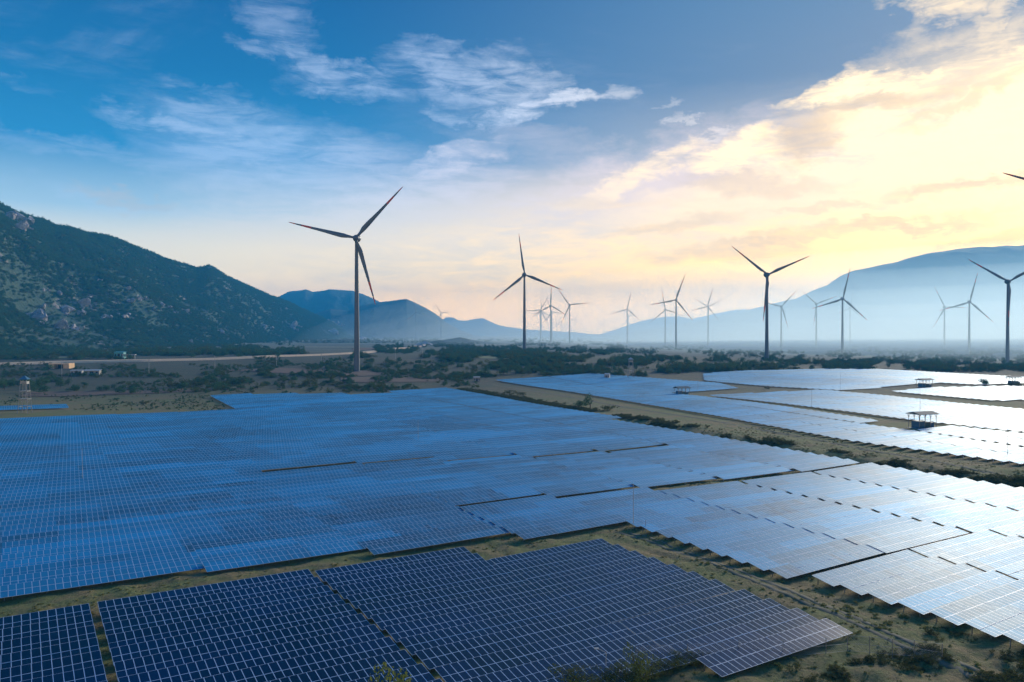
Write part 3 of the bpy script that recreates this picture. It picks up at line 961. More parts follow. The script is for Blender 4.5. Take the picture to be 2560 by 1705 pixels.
# hub x, hub y, base y, apparent tower height used for distance (photo px), blade angle (deg, 0 = right, ccw), yaw (deg), label
TB = [
 (892, 596, 916, 320, 167, -14, 'tallest left wind turbine with red-banded blade tips, standing beside the left hill'),
 (1311, 687, 877, 190, 99, 12, 'centre wind turbine with one blade pointing up, nearest one in the middle of the plain'),
 (1917, 687, 901, 216, 24, 24, 'large dark wind turbine with two blades raised in a V against the yellow sky'),
 (2519, 704, 907, 203, 150, 24, 'large wind turbine at the right edge, partly cut, before the right mountain'),
 (2106, 747, 895, 148, 78, 20, 'wind turbine with one blade upright, next on the right of the dark V-bladed one'),
 (2423, 755, 892, 137, 77, 20, 'hazy wind turbine just left of the big one at the right edge'),
 (2361, 768, 876, 108, 119, 30, 'misty wind turbine whose blade touches its right neighbour, below the mountain'),
 (1690, 750, 873, 123, 70, -12, 'wind turbine left of the dark V-bladed one with a blade pointing up to the right'),
 (1663, 774, 867, 93, 101, 10, 'thinner wind turbine standing directly left of a taller one in mid plain'),
 (1377, 764, 858, 94, 88.5, 0, 'wind turbine with vertical blade just behind the centre turbine, on its right'),
 (1379.5, 780, 853, 73, 112, 12, 'small wind turbine hidden behind the tower of the one right of centre'),
 (1424, 762.5, 857.5, 95, 126, -8, 'wind turbine with a nearly level right blade, right of the centre cluster'),
 (1350.7, 776, 853, 77, 61, 6, 'wind turbine with a level left blade, closest on the right to the centre turbine'),
 (1353, 778, 850, 62, 212, 18, 'faint wind turbine overlapped by the one closest right of the centre turbine'),
 (1437.7, 798, 841, 43, 64, 8, 'small distant wind turbine at the right end of the centre cluster'),
 (1392, 810.8, 838, 36, 108, 5, 'tiny far wind turbine low between the centre cluster towers, left one'),
 (1403, 803.5, 839, 38, 90, 5, 'tiny far wind turbine with upright blade between the centre cluster towers'),
 (1508, 810, 836, 32, 47, 10, 'lone tiny wind turbine on the open horizon right of the centre cluster'),
 (1568, 772.4, 856, 83, 78, 4, 'wind turbine standing alone between centre cluster and the pale right ridge'),
 (1571, 789, 846, 54, 5, 12, 'smaller wind turbine directly behind the lone one before the pale right ridge'),
 (1102.6, 782, 839, 57, 125, 12, 'small wind turbine at the right foot of the blue middle hill'),
 (1040, 780.4, 841, 61, 101, 10, 'pale wind turbine seen against the blue middle hill'),
 (1770, 766, 860, 90, 72, -30, 'wind turbine left of the dark V-bladed one, blades crossing those of another'),
 (1770.8, 767, 858, 78, 28, 6, 'wind turbine in line behind another left of the dark V-bladed one'),
 (1953, 766, 876, 106, 47, 20, 'wind turbine close on the right of the dark V-bladed one, blade to upper right'),
 (2040.6, 759.6, 865, 102, 141, 25, 'hazy wind turbine between the V-bladed one and its upright-bladed right neighbour'),
 (2125, 769, 854, 82, 82, 40, 'hazy wind turbine just behind the upright-bladed one below the mountain'),
 (1712, 804, 840, 37, 30, 10, 'tiny white wind turbine at the foot of the pale ridge'),
 (1866, 812, 838, 30, 35, 10, 'faint tiny wind turbine left under the right mountain slope'),
 (2006, 806, 840, 34, 95, 10, 'faint tiny wind turbine below the middle of the mountain slope'),
 (2082, 803, 841, 38, 70, 10, 'faint small wind turbine left of the upright-bladed one in the mist'),
 (2150, 805, 841, 38, 50, 10, 'faint small wind turbine right of the upright-bladed one in the mist'),
 (2262, 802, 848, 50, 88, 10, 'pale wind turbine dissolving in the mist below the mountain top'),
 (2290, 792, 838, 46, 40, 10, 'pale small wind turbine right of the dissolving one in the mist'),
 (2466, 790, 838, 46, 100, 10, 'pale small wind turbine between the two rightmost large ones'),
]


def turbine(hx, hy, by, tp, ang, yaw, label, D=None):
    D = 116.0 * F_PX / tp if D is None else D
    X = (hx - CX) / F_PX * D
    zh = CAM_Z + (HY - hy) / F_PX * D
    zg = float(zbase(X, D)) + float(vnoise(np.array([X]), np.array([D]), 260, 51, 3)[0] * 1.2 * sstep(D, 700, 1200))
    e = empty('wind_turbine', (X, D, zg))
    e.rotation_euler = (0, 0, math.radians(yaw) - math.atan2(X, D))
    tag(e, label, 'wind turbine', 'wind turbines on the plain')
    h = zh - zg
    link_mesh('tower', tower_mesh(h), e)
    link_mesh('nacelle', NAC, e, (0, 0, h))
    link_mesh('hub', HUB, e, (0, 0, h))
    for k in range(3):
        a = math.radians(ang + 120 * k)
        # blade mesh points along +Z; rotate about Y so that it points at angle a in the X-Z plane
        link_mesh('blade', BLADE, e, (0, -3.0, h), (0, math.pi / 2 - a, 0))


for t in TB: turbine(*t)
turbine(2783, 508, 1000, 480, 158, 5, 'wind turbine outside the right edge, only a blade tip reaching in', 488.0)
# ------------------------------------------------------------------ trees
def crown_mesh(name, m, seed, n=620, leaf=0.5, r=(1, 1, .8), lobes=7, lo=0.18):
    """leaf faces gathered in clumps inside an uneven crown; unit radius about 1, base z 0, top about 1.7"""
    g = np.random.default_rng(seed)
    cs = g.normal(0, .45, (lobes, 3)); cs[:, 2] = g.uniform(.35, 1.25, lobes)
    cs[:, :2] *= (1.25 - 0.5 * np.abs(cs[:, 2:3] - .75))
    rad = g.uniform(.32, .58, lobes)
    k = g.integers(0, lobes, n)
    d = g.normal(0, 1, (n, 3)); d /= np.linalg.norm(d, axis=1)[:, None]
    p = cs[k] + d * (rad[k] * g.uniform(.55, 1.05, n) ** .6)[:, None]
    p[:, 2] = np.maximum(p[:, 2], lo + g.uniform(0, .2, n))
    p *= np.array(r)
    nn = d + g.normal(0, .55, (n, 3)); nn /= np.linalg.norm(nn, axis=1)[:, None]
    a = np.cross(nn, g.normal(0, 1, (n, 3))); a /= np.linalg.norm(a, axis=1)[:, None]
    b = np.cross(nn, a)
    s_ = leaf * g.uniform(.5, 1.2, n)[:, None] * .5
    q = np.stack([p - a * s_, p - b * s_ * .7, p + a * s_, p + b * s_ * .7], 1).reshape(-1, 3)
    return mesh_np(name, q, np.arange(4 * n).reshape(n, 4), [m])


def trunk_mesh(name, seed):
    r_ = random.Random(seed)
    b = MB()
    b.bar((0, 0, -.12), (r_.uniform(-.05, .05), 0, .45), .07, .045, 6)
    for i in range(4):
        a = i * 1.6 + r_.uniform(0, 1)
        b.bar((0, 0, .3 + .07 * i), (math.cos(a) * .45, math.sin(a) * .45, .8 + r_.uniform(0, .35)), .035, .012, 5)
    return b.build(name, M_BARK)


CROWN = [crown_mesh('crown', M_LEAF, 1, 760, .16), crown_mesh('crown', M_LEAF, 2, 760, .17, (1.1, 1.1, .75), 9), crown_mesh('crown', M_LEAF2, 3, 700, .17, (1, 1, .9), 6),
         crown_mesh('crown', M_LEAF2, 4, 620, .16, (1.2, 1.2, .62), 8), crown_mesh('crown', M_SCRUB, 5, 560, .18, (1.3, 1.3, .5), 8, 0.02), crown_mesh('crown', M_LEAF, 6, 700, .15, (.8, .8, 1.15), 8)]
TRUNK = [trunk_mesh('trunk', 1), trunk_mesh('trunk', 2)]
TREES = []
def tree(x, y, size, label, group, kind=0, name='tree', zoff=0.0):
    z = float(zbase(x, y)) + float(vnoise(np.array([x]), np.array([y]), 260, 51, 3)[0] * 1.2 * sstep(y, 700, 1200)) + zoff
    e = empty(name, (x, y, z), random.uniform(0, 6.28))
    e.scale = (size,) * 3
    tag(e, label, 'tree' if name == 'tree' else 'bush', group)
    link_mesh('trunk', TRUNK[kind % 2], e)
    c = link_mesh('crown', CROWN[kind], e)
    TREES.append(e)
    return c


# belts: photo box (x0, x1, y0, y1), how many, size range (m), kinds, label, group
BELTS = [
 ((0, 175, 962, 985), 13, (3.2, 5.2), (0, 1, 5), ('dark green tree', 'clump behind the left watchtower'), 'trees behind the watchtower'),
 ((180, 360, 962, 984), 12, (2.2, 4.0), (0, 1, 2), ('dark bushy tree', 'row right of the watchtower clump'), 'trees right of the watchtower clump'),
 ((400, 680, 948, 974), 26, (2.2, 4.4), (0, 2, 3, 1), ('green tree', 'belt along the left far field edge'), 'trees along the far edge of the left rows'),
 ((690, 990, 950, 976), 22, (2.2, 4.2), (0, 1, 3, 2), ('tree', 'belt below the tall left turbine'), 'trees between left turbine and solar rows'),
 ((900, 1180, 905, 926), 30, (2.6, 4.6), (0, 1, 5, 3), ('dark tree', 'thicket right of the tall left turbine'), 'thicket right of the tall left turbine'),
 ((1180, 1560, 905, 938), 52, (2.4, 4.6), (0, 2, 3, 5), ('grey-green tree', 'thicket below the centre turbine'), 'thicket behind the centre of the field'),
 ((1560, 2040, 898, 928), 60, (2.6, 4.8), (0, 1, 3, 5), ('hazy tree', 'wood below the dark V-bladed turbine'), 'wood below the V-bladed turbine'),
 ((2040, 2560, 908, 926), 52, (3.0, 5.2), (0, 1, 5, 3), ('misty tree', 'belt behind the white right fields'), 'misty belt along the right far edge'),
 ((330, 700, 880, 896), 14, (2.6, 4.6), (0, 1), ('tree', 'row on the hill side of the road'), 'trees on the hill side of the road'),
]
cnt = 0
for (x0, x1, y0, y1), n, (s0, s1), kinds, lab, grp in BELTS:
    pts = sorted((random.uniform(x0, x1), random.uniform(y0, y1)) for _ in range(n))
    head, tail = lab
    for i, (tx, ty) in enumerate(pts):
        x, y = T2W(tx, ty)
        tree(x, y, random.uniform(s0, s1), '%s %s from the left in the %s' % (ordinal(i + 1), head, tail), grp, random.choice(kinds)); cnt += 1
for (tx, ty, sz, k, lab) in [
    (1452, 1018, 3.0, 1, 'left dark bush of the pair standing on the grass track'),
    (1476, 1020, 4.2, 5, 'tall dark bush of the pair standing on the grass track'),
    (1520, 1026, 3.2, 4, 'low spreading bush right of the pair on the grass track'),
    (1144, 943, 3.4, 0, 'lone round tree at the field corner near the grey hut'),
    (2462, 963, 4.0, 1, 'round dark tree on the strip between two white far fields'),
    (2530, 966, 3.4, 3, 'wide low tree at the right edge between the white far fields'),
    (2549, 968, 3.0, 3, 'small tree at the very right edge between the far fields'),
    (120, 928, 5.0, 1, 'big dark tree on the bank below the dirt road'),
    (255, 932, 3.6, 0, 'tree standing right of the roadside huts'),
    (1918, 972, 1.7, 4, 'small dark bush on the strip between the far right fields'),
    (357, 1010, 1.8, 4, 'small bright bush on the grassy rise by the far left rows'),
    (1275, 985, 3.0, 4, 'low hedge bush at the corner of the grass track and the strip of rows'),
    (1300, 988, 2.6, 4, 'second low hedge bush at the corner of the grass track')]:
    x, y = T2W(tx, ty); tree(x, y, sz, lab, 'bushes and lone trees by the tracks', k, 'bush' if k == 4 else 'tree')
print('trees', cnt)


def scatter(name, x, y, z, size, protos, label, cat, seed=1, kind='stuff'):
    """one stuff object whose geometry nodes put crown meshes on a cloud of points"""
    me = bpy.data.meshes.new(name)
    n = len(x)
    me.vertices.add(n)
    me.vertices.foreach_set('co', np.stack([x, y, z], -1).astype(np.float32).ravel())
    at = me.attributes.new('size', 'FLOAT', 'POINT'); at.data.foreach_set('value', np.asarray(size, dtype=np.float32))
    o = link_mesh(name, me)
    tag(o, label, cat, kind=kind)
    ng = bpy.data.node_groups.new(name, 'GeometryNodeTree')
    ng.interface.new_socket('Geometry', in_out='INPUT', socket_type='NodeSocketGeometry')
    ng.interface.new_socket('Geometry', in_out='OUTPUT', socket_type='NodeSocketGeometry')
    gi = ng.nodes.new('NodeGroupInput'); go = ng.nodes.new('NodeGroupOutput')
    mp = ng.nodes.new('GeometryNodeMeshToPoints')
    iop = ng.nodes.new('GeometryNodeInstanceOnPoints')
    join = ng.nodes.new('GeometryNodeJoinGeometry')
    for p in protos:
        oi = ng.nodes.new('GeometryNodeObjectInfo'); oi.inputs['Object'].default_value = p; oi.inputs['As Instance'].default_value = True
        ng.links.new(oi.outputs['Geometry'], join.inputs[0])
    iop.inputs['Pick Instance'].default_value = True
    ri = ng.nodes.new('FunctionNodeRandomValue'); ri.data_type = 'INT'
    ri.inputs[4].default_value = 0; ri.inputs[5].default_value = len(protos) - 1; ri.inputs['Seed'].default_value = seed
    rr = ng.nodes.new('FunctionNodeRandomValue'); rr.data_type = 'FLOAT_VECTOR'
    rr.inputs[0].default_value = (-.12, -.12, 0); rr.inputs[1].default_value = (.12, .12, 6.28); rr.inputs['Seed'].default_value = seed + 5
    na = ng.nodes.new('GeometryNodeInputNamedAttribute'); na.data_type = 'FLOAT'; na.inputs[0].default_value = 'size'
    L = ng.links.new
    L(gi.outputs[0], mp.inputs[0]); L(mp.outputs[0], iop.inputs['Points']); L(join.outputs[0], iop.inputs['Instance'])
    L(ri.outputs[2], iop.inputs['Instance Index']); L(rr.outputs[0], iop.inputs['Rotation']); L(na.outputs[0], iop.inputs['Scale'])
    L(iop.outputs[0], go.inputs[0])
    md = o.modifiers.new('scatter', 'NODES'); md.node_group = ng
    return o


protoc = {}
for t in TREES:
    for c in t.children:
        if c.name.startswith('crown') and c.data.name not in protoc: protoc[c.data.name] = c
PR = list(protoc.values())
print('protos', [p.data.name for p in PR])
PRN = {p.data.name: p for p in PR}
def protos(*ix): return [PRN[CROWN[i].name] for i in ix if CROWN[i].name in PRN]


# all the rest of the trees on the plain
def plain_trees():
    xs, ys, sz = [], [], []
    boxes = [((-250, 760, 862, 890), 2600, (2.8, 5.5)), ((-250, 330, 888, 900), 260, (2.2, 4.5)), ((0, 900, 912, 958), 900, (.7, 2.6)), ((880, 1560, 858, 905), 2600, (2.0, 4.6)), ((1180, 1700, 902, 942), 900, (1.4, 3.6)), ((640, 1240, 895, 950), 700, (.8, 2.8)),
             ((1050, 2700, 846, 858), 600, (3.5, 8)), ((1560, 2700, 880, 930), 2400, (2.0, 4.6)), ((620, 1100, 838.5, 858), 700, (3.5, 7)), ((1560, 2700, 858, 884), 700, (2, 4)), ((0, 560, 988, 1026), 520, (.25, .9)), ((850, 1200, 925, 975), 260, (.8, 2.4)), ((300, 1000, 958, 984), 320, (.7, 2.2)),
             ((2560, 2800, 905, 930), 80, (3, 5))]
    for (x0, x1, y0, y1), n, (s0, s1) in boxes:
        n = int(n * 1.5)
        tx = rng.uniform(x0, x1, n * 2); ty = rng.uniform(y0, y1, n * 2)
        cl = vnoise(tx, ty * 6, 60, 5, 3)
        keep = cl > (-0.05 if y1 > 858.5 else -.5)
        tx, ty = tx[keep][:n], ty[keep][:n]
        P_ = np.array([T2W(a, b) for a, b in zip(tx, ty)])
        xs.append(P_[:, 0]); ys.append(P_[:, 1]); sz.append(s0 * .5 + (s1 - s0 * .5) * rng.random(len(tx)) ** 1.8)
    x = np.concatenate(xs); y = np.concatenate(ys); s_ = np.concatenate(sz)
    fm = field_mask(x, y)
    x, y, s_ = x[~fm], y[~fm], s_[~fm]
    z = zbase(x, y) + vnoise(x, y, 260, 51, 3) * 1.2 * sstep(y, 700, 1200) - .1
    scatter('plain_trees', x, y, z, s_, protos(0, 1, 2, 3, 5), 'countless bushes and trees scattered over the plain behind the solar field', 'trees', 3)


plain_trees()


def hill_cover():
    X, Y, Z, TX, K = LH
    n = 42000
    ny, nx = X.shape
    i = rng.integers(0, 128, n * 3); j = rng.integers(0, nx - 1, n * 3)
    fu, fv = rng.random(n * 3), rng.random(n * 3)
    def bl(A_): return (A_[i, j] * (1 - fu) * (1 - fv) + A_[i + 1, j] * fu * (1 - fv) + A_[i, j + 1] * (1 - fu) * fv + A_[i + 1, j + 1] * fu * fv)
    x, y, z = bl(X), bl(Y), bl(Z)
    tx = CX + F_PX * x / y; ty = HY - F_PX * (z - CAM_Z) / y
    d = vnoise(x, y, 120, 77, 4)
    # bare rocky tracts as in the photograph
    rocky = np.exp(-((tx - 200) / 230) ** 2 - ((ty - 800) / 55) ** 2) * .75
    keep = (rng.random(n * 3) < np.clip(1.0 + d * 1.3 - rocky, .12, 1)) & (tx > -520) & (z > zbase(x, y) - 2)
    x, y, z = x[keep][:n], y[keep][:n], z[keep][:n]
    s_ = rng.uniform(2.2, 5.2, len(x)) * (1 + (y - 1200) / 4000)
    ok = np.ones(len(x), bool)
    for (bx_, by_, bz_, br) in BPOS: ok &= (x - bx_) ** 2 + (y - by_) ** 2 > (br * .8) ** 2
    x, y, z, s_ = x[ok], y[ok], z[ok], s_[ok]
    scatter('hillside_wood', x, y, z - .3, s_, protos(0, 1, 3, 5), 'dense dark wood and scrub covering the left hillside', 'woodland', 9)




# ------------------------------------------------------------------ rocks on the left hill
def boulder_mesh(seed):
    import bmesh
    bm = bmesh.new()
    bmesh.ops.create_icosphere(bm, subdivisions=4, radius=1)
    g = random.Random(seed)
    dirs = [(Vector((g.gauss(0, 1), g.gauss(0, 1), g.gauss(0, .8))).normalized(), g.uniform(.35, .8)) for _ in range(22)]
    P = np.array([v.co[:] for v in bm.verts])
    n1 = vnoise(P[:, 0] * 10 + P[:, 2] * 4, P[:, 1] * 10 - P[:, 2] * 5, 4.5, seed * 7, 4, .6)
    for v, q in zip(bm.verts, n1):
        p = v.co.copy()
        for d_, c_ in dirs:
            k = p.dot(d_)
            if k > c_: p -= d_ * (k - c_) * .93
        p *= 1 + .38 * q
        v.co = Vector((p.x * 1.35, p.y * .8, p.z * .8))
    me = bpy.data.meshes.new('boulder'); bm.to_mesh(me); bm.free()
    me.materials.append(M_ROCK)
    return me


BOULD = [boulder_mesh(i) for i in range(4)]
def outcrop_mesh(seed):
    """a rock formation: a few big broken lumps with smaller ones spilling down the slope, one mesh"""
    g = random.Random(seed)
    V = []; F_ = []; base = 0
    for k in range(13):
        me = BOULD[g.randrange(4)]
        co = np.array([v.co[:] for v in me.vertices])
        r = g.uniform(.55, .8) if k < 2 else g.uniform(.10, .38)
        a = g.uniform(0, 6.28)
        co = co @ np.array(Euler((g.uniform(-.6, .6), g.uniform(-.6, .6), a)).to_matrix().transposed())
        co = co * r * np.array([1, 1, g.uniform(.7, 1.3)])
        d = 0.0 if k == 0 else g.uniform(.4, 1.25)
        b_ = g.uniform(0, 6.28)
        co += np.array([math.cos(b_) * d * 1.3, math.sin(b_) * d * .6, math.sin(b_) * d * .35 - .1])
        V.append(co); F_.append(np.array([p.vertices[:] for p in me.polygons]) + base); base += len(co)
    return mesh_np('rock_outcrop', np.concatenate(V), np.concatenate(F_), [M_ROCK])
OUTC = [outcrop_mesh(i + 50) for i in range(5)]
def on_hill(tx, ty):
    """place on the left hill seen at a photo point"""
    X, Y, Z, TX, K = LH
    j = int(np.clip(np.searchsorted(TX[0], tx), 0, X.shape[1] - 1))
    col = HY - F_PX * (Z[:130, j] - CAM_Z) / Y[:130, j]
    i = int(np.argmin(np.abs(col[8:] - ty)) + 8)
    return X[i, j], Y[i, j], Z[i, j]


RK = [(28, 548, 44, 'big pink-brown cliff face high on the left hill crest'), (52, 575, 26, 'rock slab just below the crest cliff at far left'), (62, 668, 5, 'single white boulder high on the dark left slope'),
      (75, 800, 34, 'broad pale outcrop low on the left slope, leftmost large one'), (110, 770, 20, 'rounded rock above the leftmost large outcrop'), (165, 778, 30, 'domed outcrop with a white scar, second from the left'),
      (205, 762, 22, 'rounded rock on the right flank of the domed outcrop'), (110, 722, 12, 'grey rock half hidden in trees at left mid slope'), (140, 732, 12, 'second grey rock half hidden in trees at left mid slope'),
      (228, 742, 10, 'small pinkish rock at mid slope left'), (245, 702, 8, 'small white rock on the middle of the slope'), (318, 722, 10, 'round white rock on the shoulder of the slope'),
      (350, 745, 18, 'long flat slab across the middle slope'), (322, 752, 12, 'grey rock left below the long flat slab'), (385, 770, 16, 'rock pair left piece at the centre of the slope'),
      (405, 762, 16, 'bright slanting slab at the centre of the slope'), (462, 780, 12, 'upright white rock right of the slanting slab'), (436, 782, 9, 'dark rock left of the upright white rock'),
      (515, 799, 6, 'small white cube-like rock on the lower right slope'), (316, 795, 20, 'wide ragged outcrop low at mid slope'), (260, 795, 16, 'ragged rock left of the wide low outcrop'),
      (150, 820, 22, 'wide flat rock near the hill foot at left'), (190, 825, 18, 'flat rock near the hill foot right of the widest one'), (545, 830, 12, 'long rock low on the right slope'),
      (575, 832, 10, 'grey rock low on the right slope'), (493, 853, 10, 'blocky white rock at the hill foot'), (470, 858, 12, 'flat grey rock at the hill foot beside the white block'), (600, 842, 9, 'small grey rock at the foot right of the white block'),
      (520, 672, 9, 'knob of rock on the skyline of the hill'), (538, 686, 8, 'rock on the skyline right of the knob'), (657, 818, 20, 'reddish cut cliff at the right foot of the hill'),
      (728, 820, 26, 'orange earth scar at the right foot of the hill'), (835, 812, 30, 'pale quarry rock at the right end of the hill'), (822, 832, 22, 'reddish quarry rock at the right end of the hill')]
BPOS = []
for i, (tx, ty, r, lab) in enumerate(RK):
    x, y, z = on_hill(tx, ty)
    r *= 0.85 * (1 + (y - 1500) / 3500)
    BPOS.append((x, y, z, r))
    o = link_mesh('rock_outcrop', OUTC[i % 5], None, (x, y - r * .25, z + r * .1), (random.uniform(-.1, .1), random.uniform(-.15, .15), random.uniform(-.4, .4)), (r, r, r * .85))
    tag(o, lab, 'rock', 'rocks on the left hillside')
hill_cover()
# low mound with an earth cutting where the road meets the horizon
def mound(name, tx, ty, w, h, d, m, seed):
    x, y = T2W(tx, ty)
    g = np.linspace(-1, 1, 33)
    A_, B_ = np.meshgrid(g, g)
    r2 = np.sqrt(A_ ** 2 + B_ ** 2)
    zz = np.clip(1 - r2, -.2, 1) ** 1.0 * h * (1 + .45 * vnoise(A_ * 10, B_ * 10, 4, seed, 4))
    zz = np.where(r2 > 1, -2, zz)
    X = x + A_ * w; Y = y + B_ * d
    Z = zbase(X, Y) + zz - .6
    idx = np.arange(33 * 33).reshape(33, 33)
    Fc = np.stack([idx[:-1, :-1], idx[:-1, 1:], idx[1:, 1:], idx[1:, :-1]], -1).reshape(-1, 4)
    o = link_mesh(name, mesh_np(name, np.stack([X, Y, Z], -1).reshape(-1, 3), Fc, [m], smooth=True))
    tag(o, kind='structure')
mound('mound', 1150, 858, 130, 14, 60, M_HILL, 5)
mound('mound', 1062, 862, 26, 9, 22, M_ROCK, 6)
mound('mound', 1100, 862, 60, 11, 50, M_HILL, 7)
mound('mound', 880, 856, 160, 12, 90, M_HILL, 8)
mound('mound', 905, 850, 40, 14, 50, M_ROCK, 9)
for i, (tx, ty, r) in enumerate([(1052, 866, 4), (1060, 861, 5), (1068, 857, 4.5), (1046, 868, 3.5), (1072, 862, 4)]):
    x, y = T2W(tx, ty)
    o = link_mesh('boulder', BOULD[i % 4], None, (x, y, float(zbase(x, y)) + 2), (0, 0, i * 1.3), (r * 1.4, r, r))
    tag(o, '%s pale rock from the left in the cutting where the road ends' % ordinal(i + 1), 'rock', 'rocks in the road cutting')

# ------------------------------------------------------------------ towers, shelters, poles, huts
def watchtower(tx, ty_base, height, label, roof_m):
    x, y = T2W(tx, ty_base)
    e = empty('watchtower', (x, y, float(zbase(x, y))), 0.12)
    tag(e, label, 'watchtower')
    H = height; w0, w1 = 2.3, 1.35
    def corner(sx, sy, t): k = w0 + (w1 - w0) * t; return (sx * k, sy * k, t * H * .88)
    C = [(-1, -1), (1, -1), (1, 1), (-1, 1)]
    for (sx, sy) in C:
        b = MB(); b.bar(corner(sx, sy, -.02), corner(sx, sy, 1), .17, .13, 6)
        link_mesh('leg', b.build('leg', M_CONC), e)
    b = MB()
    for t in (.2, .42, .66):
        for i in range(4):
            p, q = C[i], C[(i + 1) % 4]
            b.bar(corner(*p, t), corner(*q, t), .10, .10, 5)
            if t > .25: b.bar(corner(*p, t - .1), corner(*q, t), .05, .05, 4)
    link_mesh('bracing', b.build('bracing', M_CONC), e)
    for t in (.42, .66):
        b = MB(); k = (w0 + (w1 - w0) * t) * 1.15; z = t * H * .88
        b.box(-k, k, -k, k, z + .12, z + .26)
        link_mesh('platform', b.build('platform', M_CONC), e)
    b = MB(); z = .8 * H
    b.box(-1.5, 1.5, -1.5, 1.5, z - .4, z - .25); b.box(-1.5, 1.5, -1.5, -1.42, z - .25, z + .9); b.box(-1.5, 1.5, 1.42, 1.5, z - .25, z + .9)
    b.box(-1.5, -1.42, -1.42, 1.42, z - .25, z + .9); b.box(1.42, 1.5, -1.42, 1.42, z - .25, z + .9)
    link_mesh('cabin', b.build('cabin', M_STEEL), e)
    b = MB(); zr = .9 * H
    b.add([(-2, -2, zr), (2, -2, zr), (2, 2, zr), (-2, 2, zr), (0, 0, H)], [(0, 1, 4), (1, 2, 4), (2, 3, 4), (3, 0, 4), (3, 2, 1, 0)])
    link_mesh('roof', b.build('roof', roof_m), e)
    b = MB()
    b.bar((w0 * .95, -w0 - .1, 0), (w1 * .95, -w1 - .1, .8 * H), .05, .05, 4); b.bar((w0 * .95 - .5, -w0 - .1, 0), (w1 * .95 - .5, -w1 - .1, .8 * H), .05, .05, 4)
    link_mesh('ladder', b.build('ladder', M_STEEL), e)


watchtower(61, 1033, 18.5, 'pale lattice watchtower with blue pyramid roof left of the solar rows', M_BLUE)
watchtower(1577, 947, 17.5, 'distant lattice watchtower standing at the back edge of the centre field', M_WHITE)


def shelter(tx, ty, w, d, h, label, big=True, rz=0.35):
    x, y = T2W(tx, ty)
    e = empty('equipment_shelter', (x, y, float(zbase(x, y))), rz)
    tag(e, label, 'shelter', 'canopied equipment shelters in the field')
    for i in range(4):
        for sy in (-1, 1):
            px = -w / 2 * .86 + w * .86 * i / 3
            b = MB(); b.bar((px, sy * d * .36, -.3), (px, sy * d * .36, h), .11, .11, 6)
            b.bar((px, sy * d * .36, h * .72), (px + .9, sy * d * .36, h), .06, .06, 4); b.bar((px, sy * d * .36, h * .72), (px - .9, sy * d * .36, h), .06, .06, 4)
            link_mesh('post', b.build('post', M_STEEL), e)
    b = MB()
    b.add([(-w / 2, -d / 2, h), (w / 2, -d / 2, h), (w / 2, 0, h + .9), (-w / 2, 0, h + .9), (w / 2, d / 2, h), (-w / 2, d / 2, h),
           (-w / 2, -d / 2, h - .14), (w / 2, -d / 2, h - .14), (w / 2, d / 2, h - .14), (-w / 2, d / 2, h - .14)],
          [(0, 1, 2, 3), (3, 2, 4, 5), (0, 6, 7, 1), (5, 4, 8, 9), (6, 9, 8, 7), (1, 7, 8, 4, 2), (0, 3, 5, 9, 6)])
    link_mesh('roof', b.build('roof', M_ROOF), e)
    for k, (a, c, hh, m_) in enumerate([(-w * .36, -w * .08, 3.0, M_BLUE), (-w * .04, w * .2, 2.6, M_ROOF), (w * .24, w * .40, 2.3, M_BLUE)]):
        b = MB(); b.box(a, c, -d * .26, d * .26, 0.1, hh)
        for q in range(4): b.box(a + (c - a) * (.15 + .2 * q), a + (c - a) * (.19 + .2 * q), -d * .26 - .04, -d * .26, .3, hh - .2)
        link_mesh('cabinet', b.build('cabinet', m_), e)
    b = MB(); b.box(-w / 2, w / 2 * 1.25, -d * .45, d * .45, -.3, .12)
    link_mesh('plinth', b.build('plinth', M_CONC), e)


shelter(2307, 1070, 10.6, 7.5, 6.0, 'nearest green-roofed shelter over blue cabinets, on the right-hand track')
shelter(2312, 968, 11.5, 7, 5.5, 'small hazy shelter among the white far fields, above the nearest one')
shelter(1705, 989, 9.5, 6.5, 5.0, 'shelter with flat dark canopy on the track left of the white fields')
shelter(2535, 961, 11, 6.5, 5.5, 'hazy shelter at the right edge behind the white far fields')


def pole(tx, ty_base, h, label, cat='pole', name='pole', m=None, lamp=False, r=.13, group=None, cross=False):
    m = m or M_WHITE
    x, y = T2W(tx, ty_base)
    e = empty(name, (x, y, float(zbase(x, y))), 0)
    tag(e, label, cat, group)
    b = MB(); b.bar((0, 0, -.5), (0, 0, h), r, r * .6, 8)
    link_mesh('shaft', b.build('shaft', m), e)
    if lamp:
        b = MB(); b.bar((0, 0, h), (-.9, 0, h + .5), .05, .04, 5)
        link_mesh('arm', b.build('arm', m), e)
        b = MB(); b.box(-1.35, -.85, -.14, .14, h + .45, h + .56)
        link_mesh('lamp_head', b.build('lamp_head', m), e)
    if cross:
        b = MB(); b.box(-1.1, 1.1, -.06, .06, h - .7, h - .55); b.box(-.8, .8, -.06, .06, h - 1.5, h - 1.38)
        link_mesh('crossarm', b.build('crossarm', m), e)
    return e


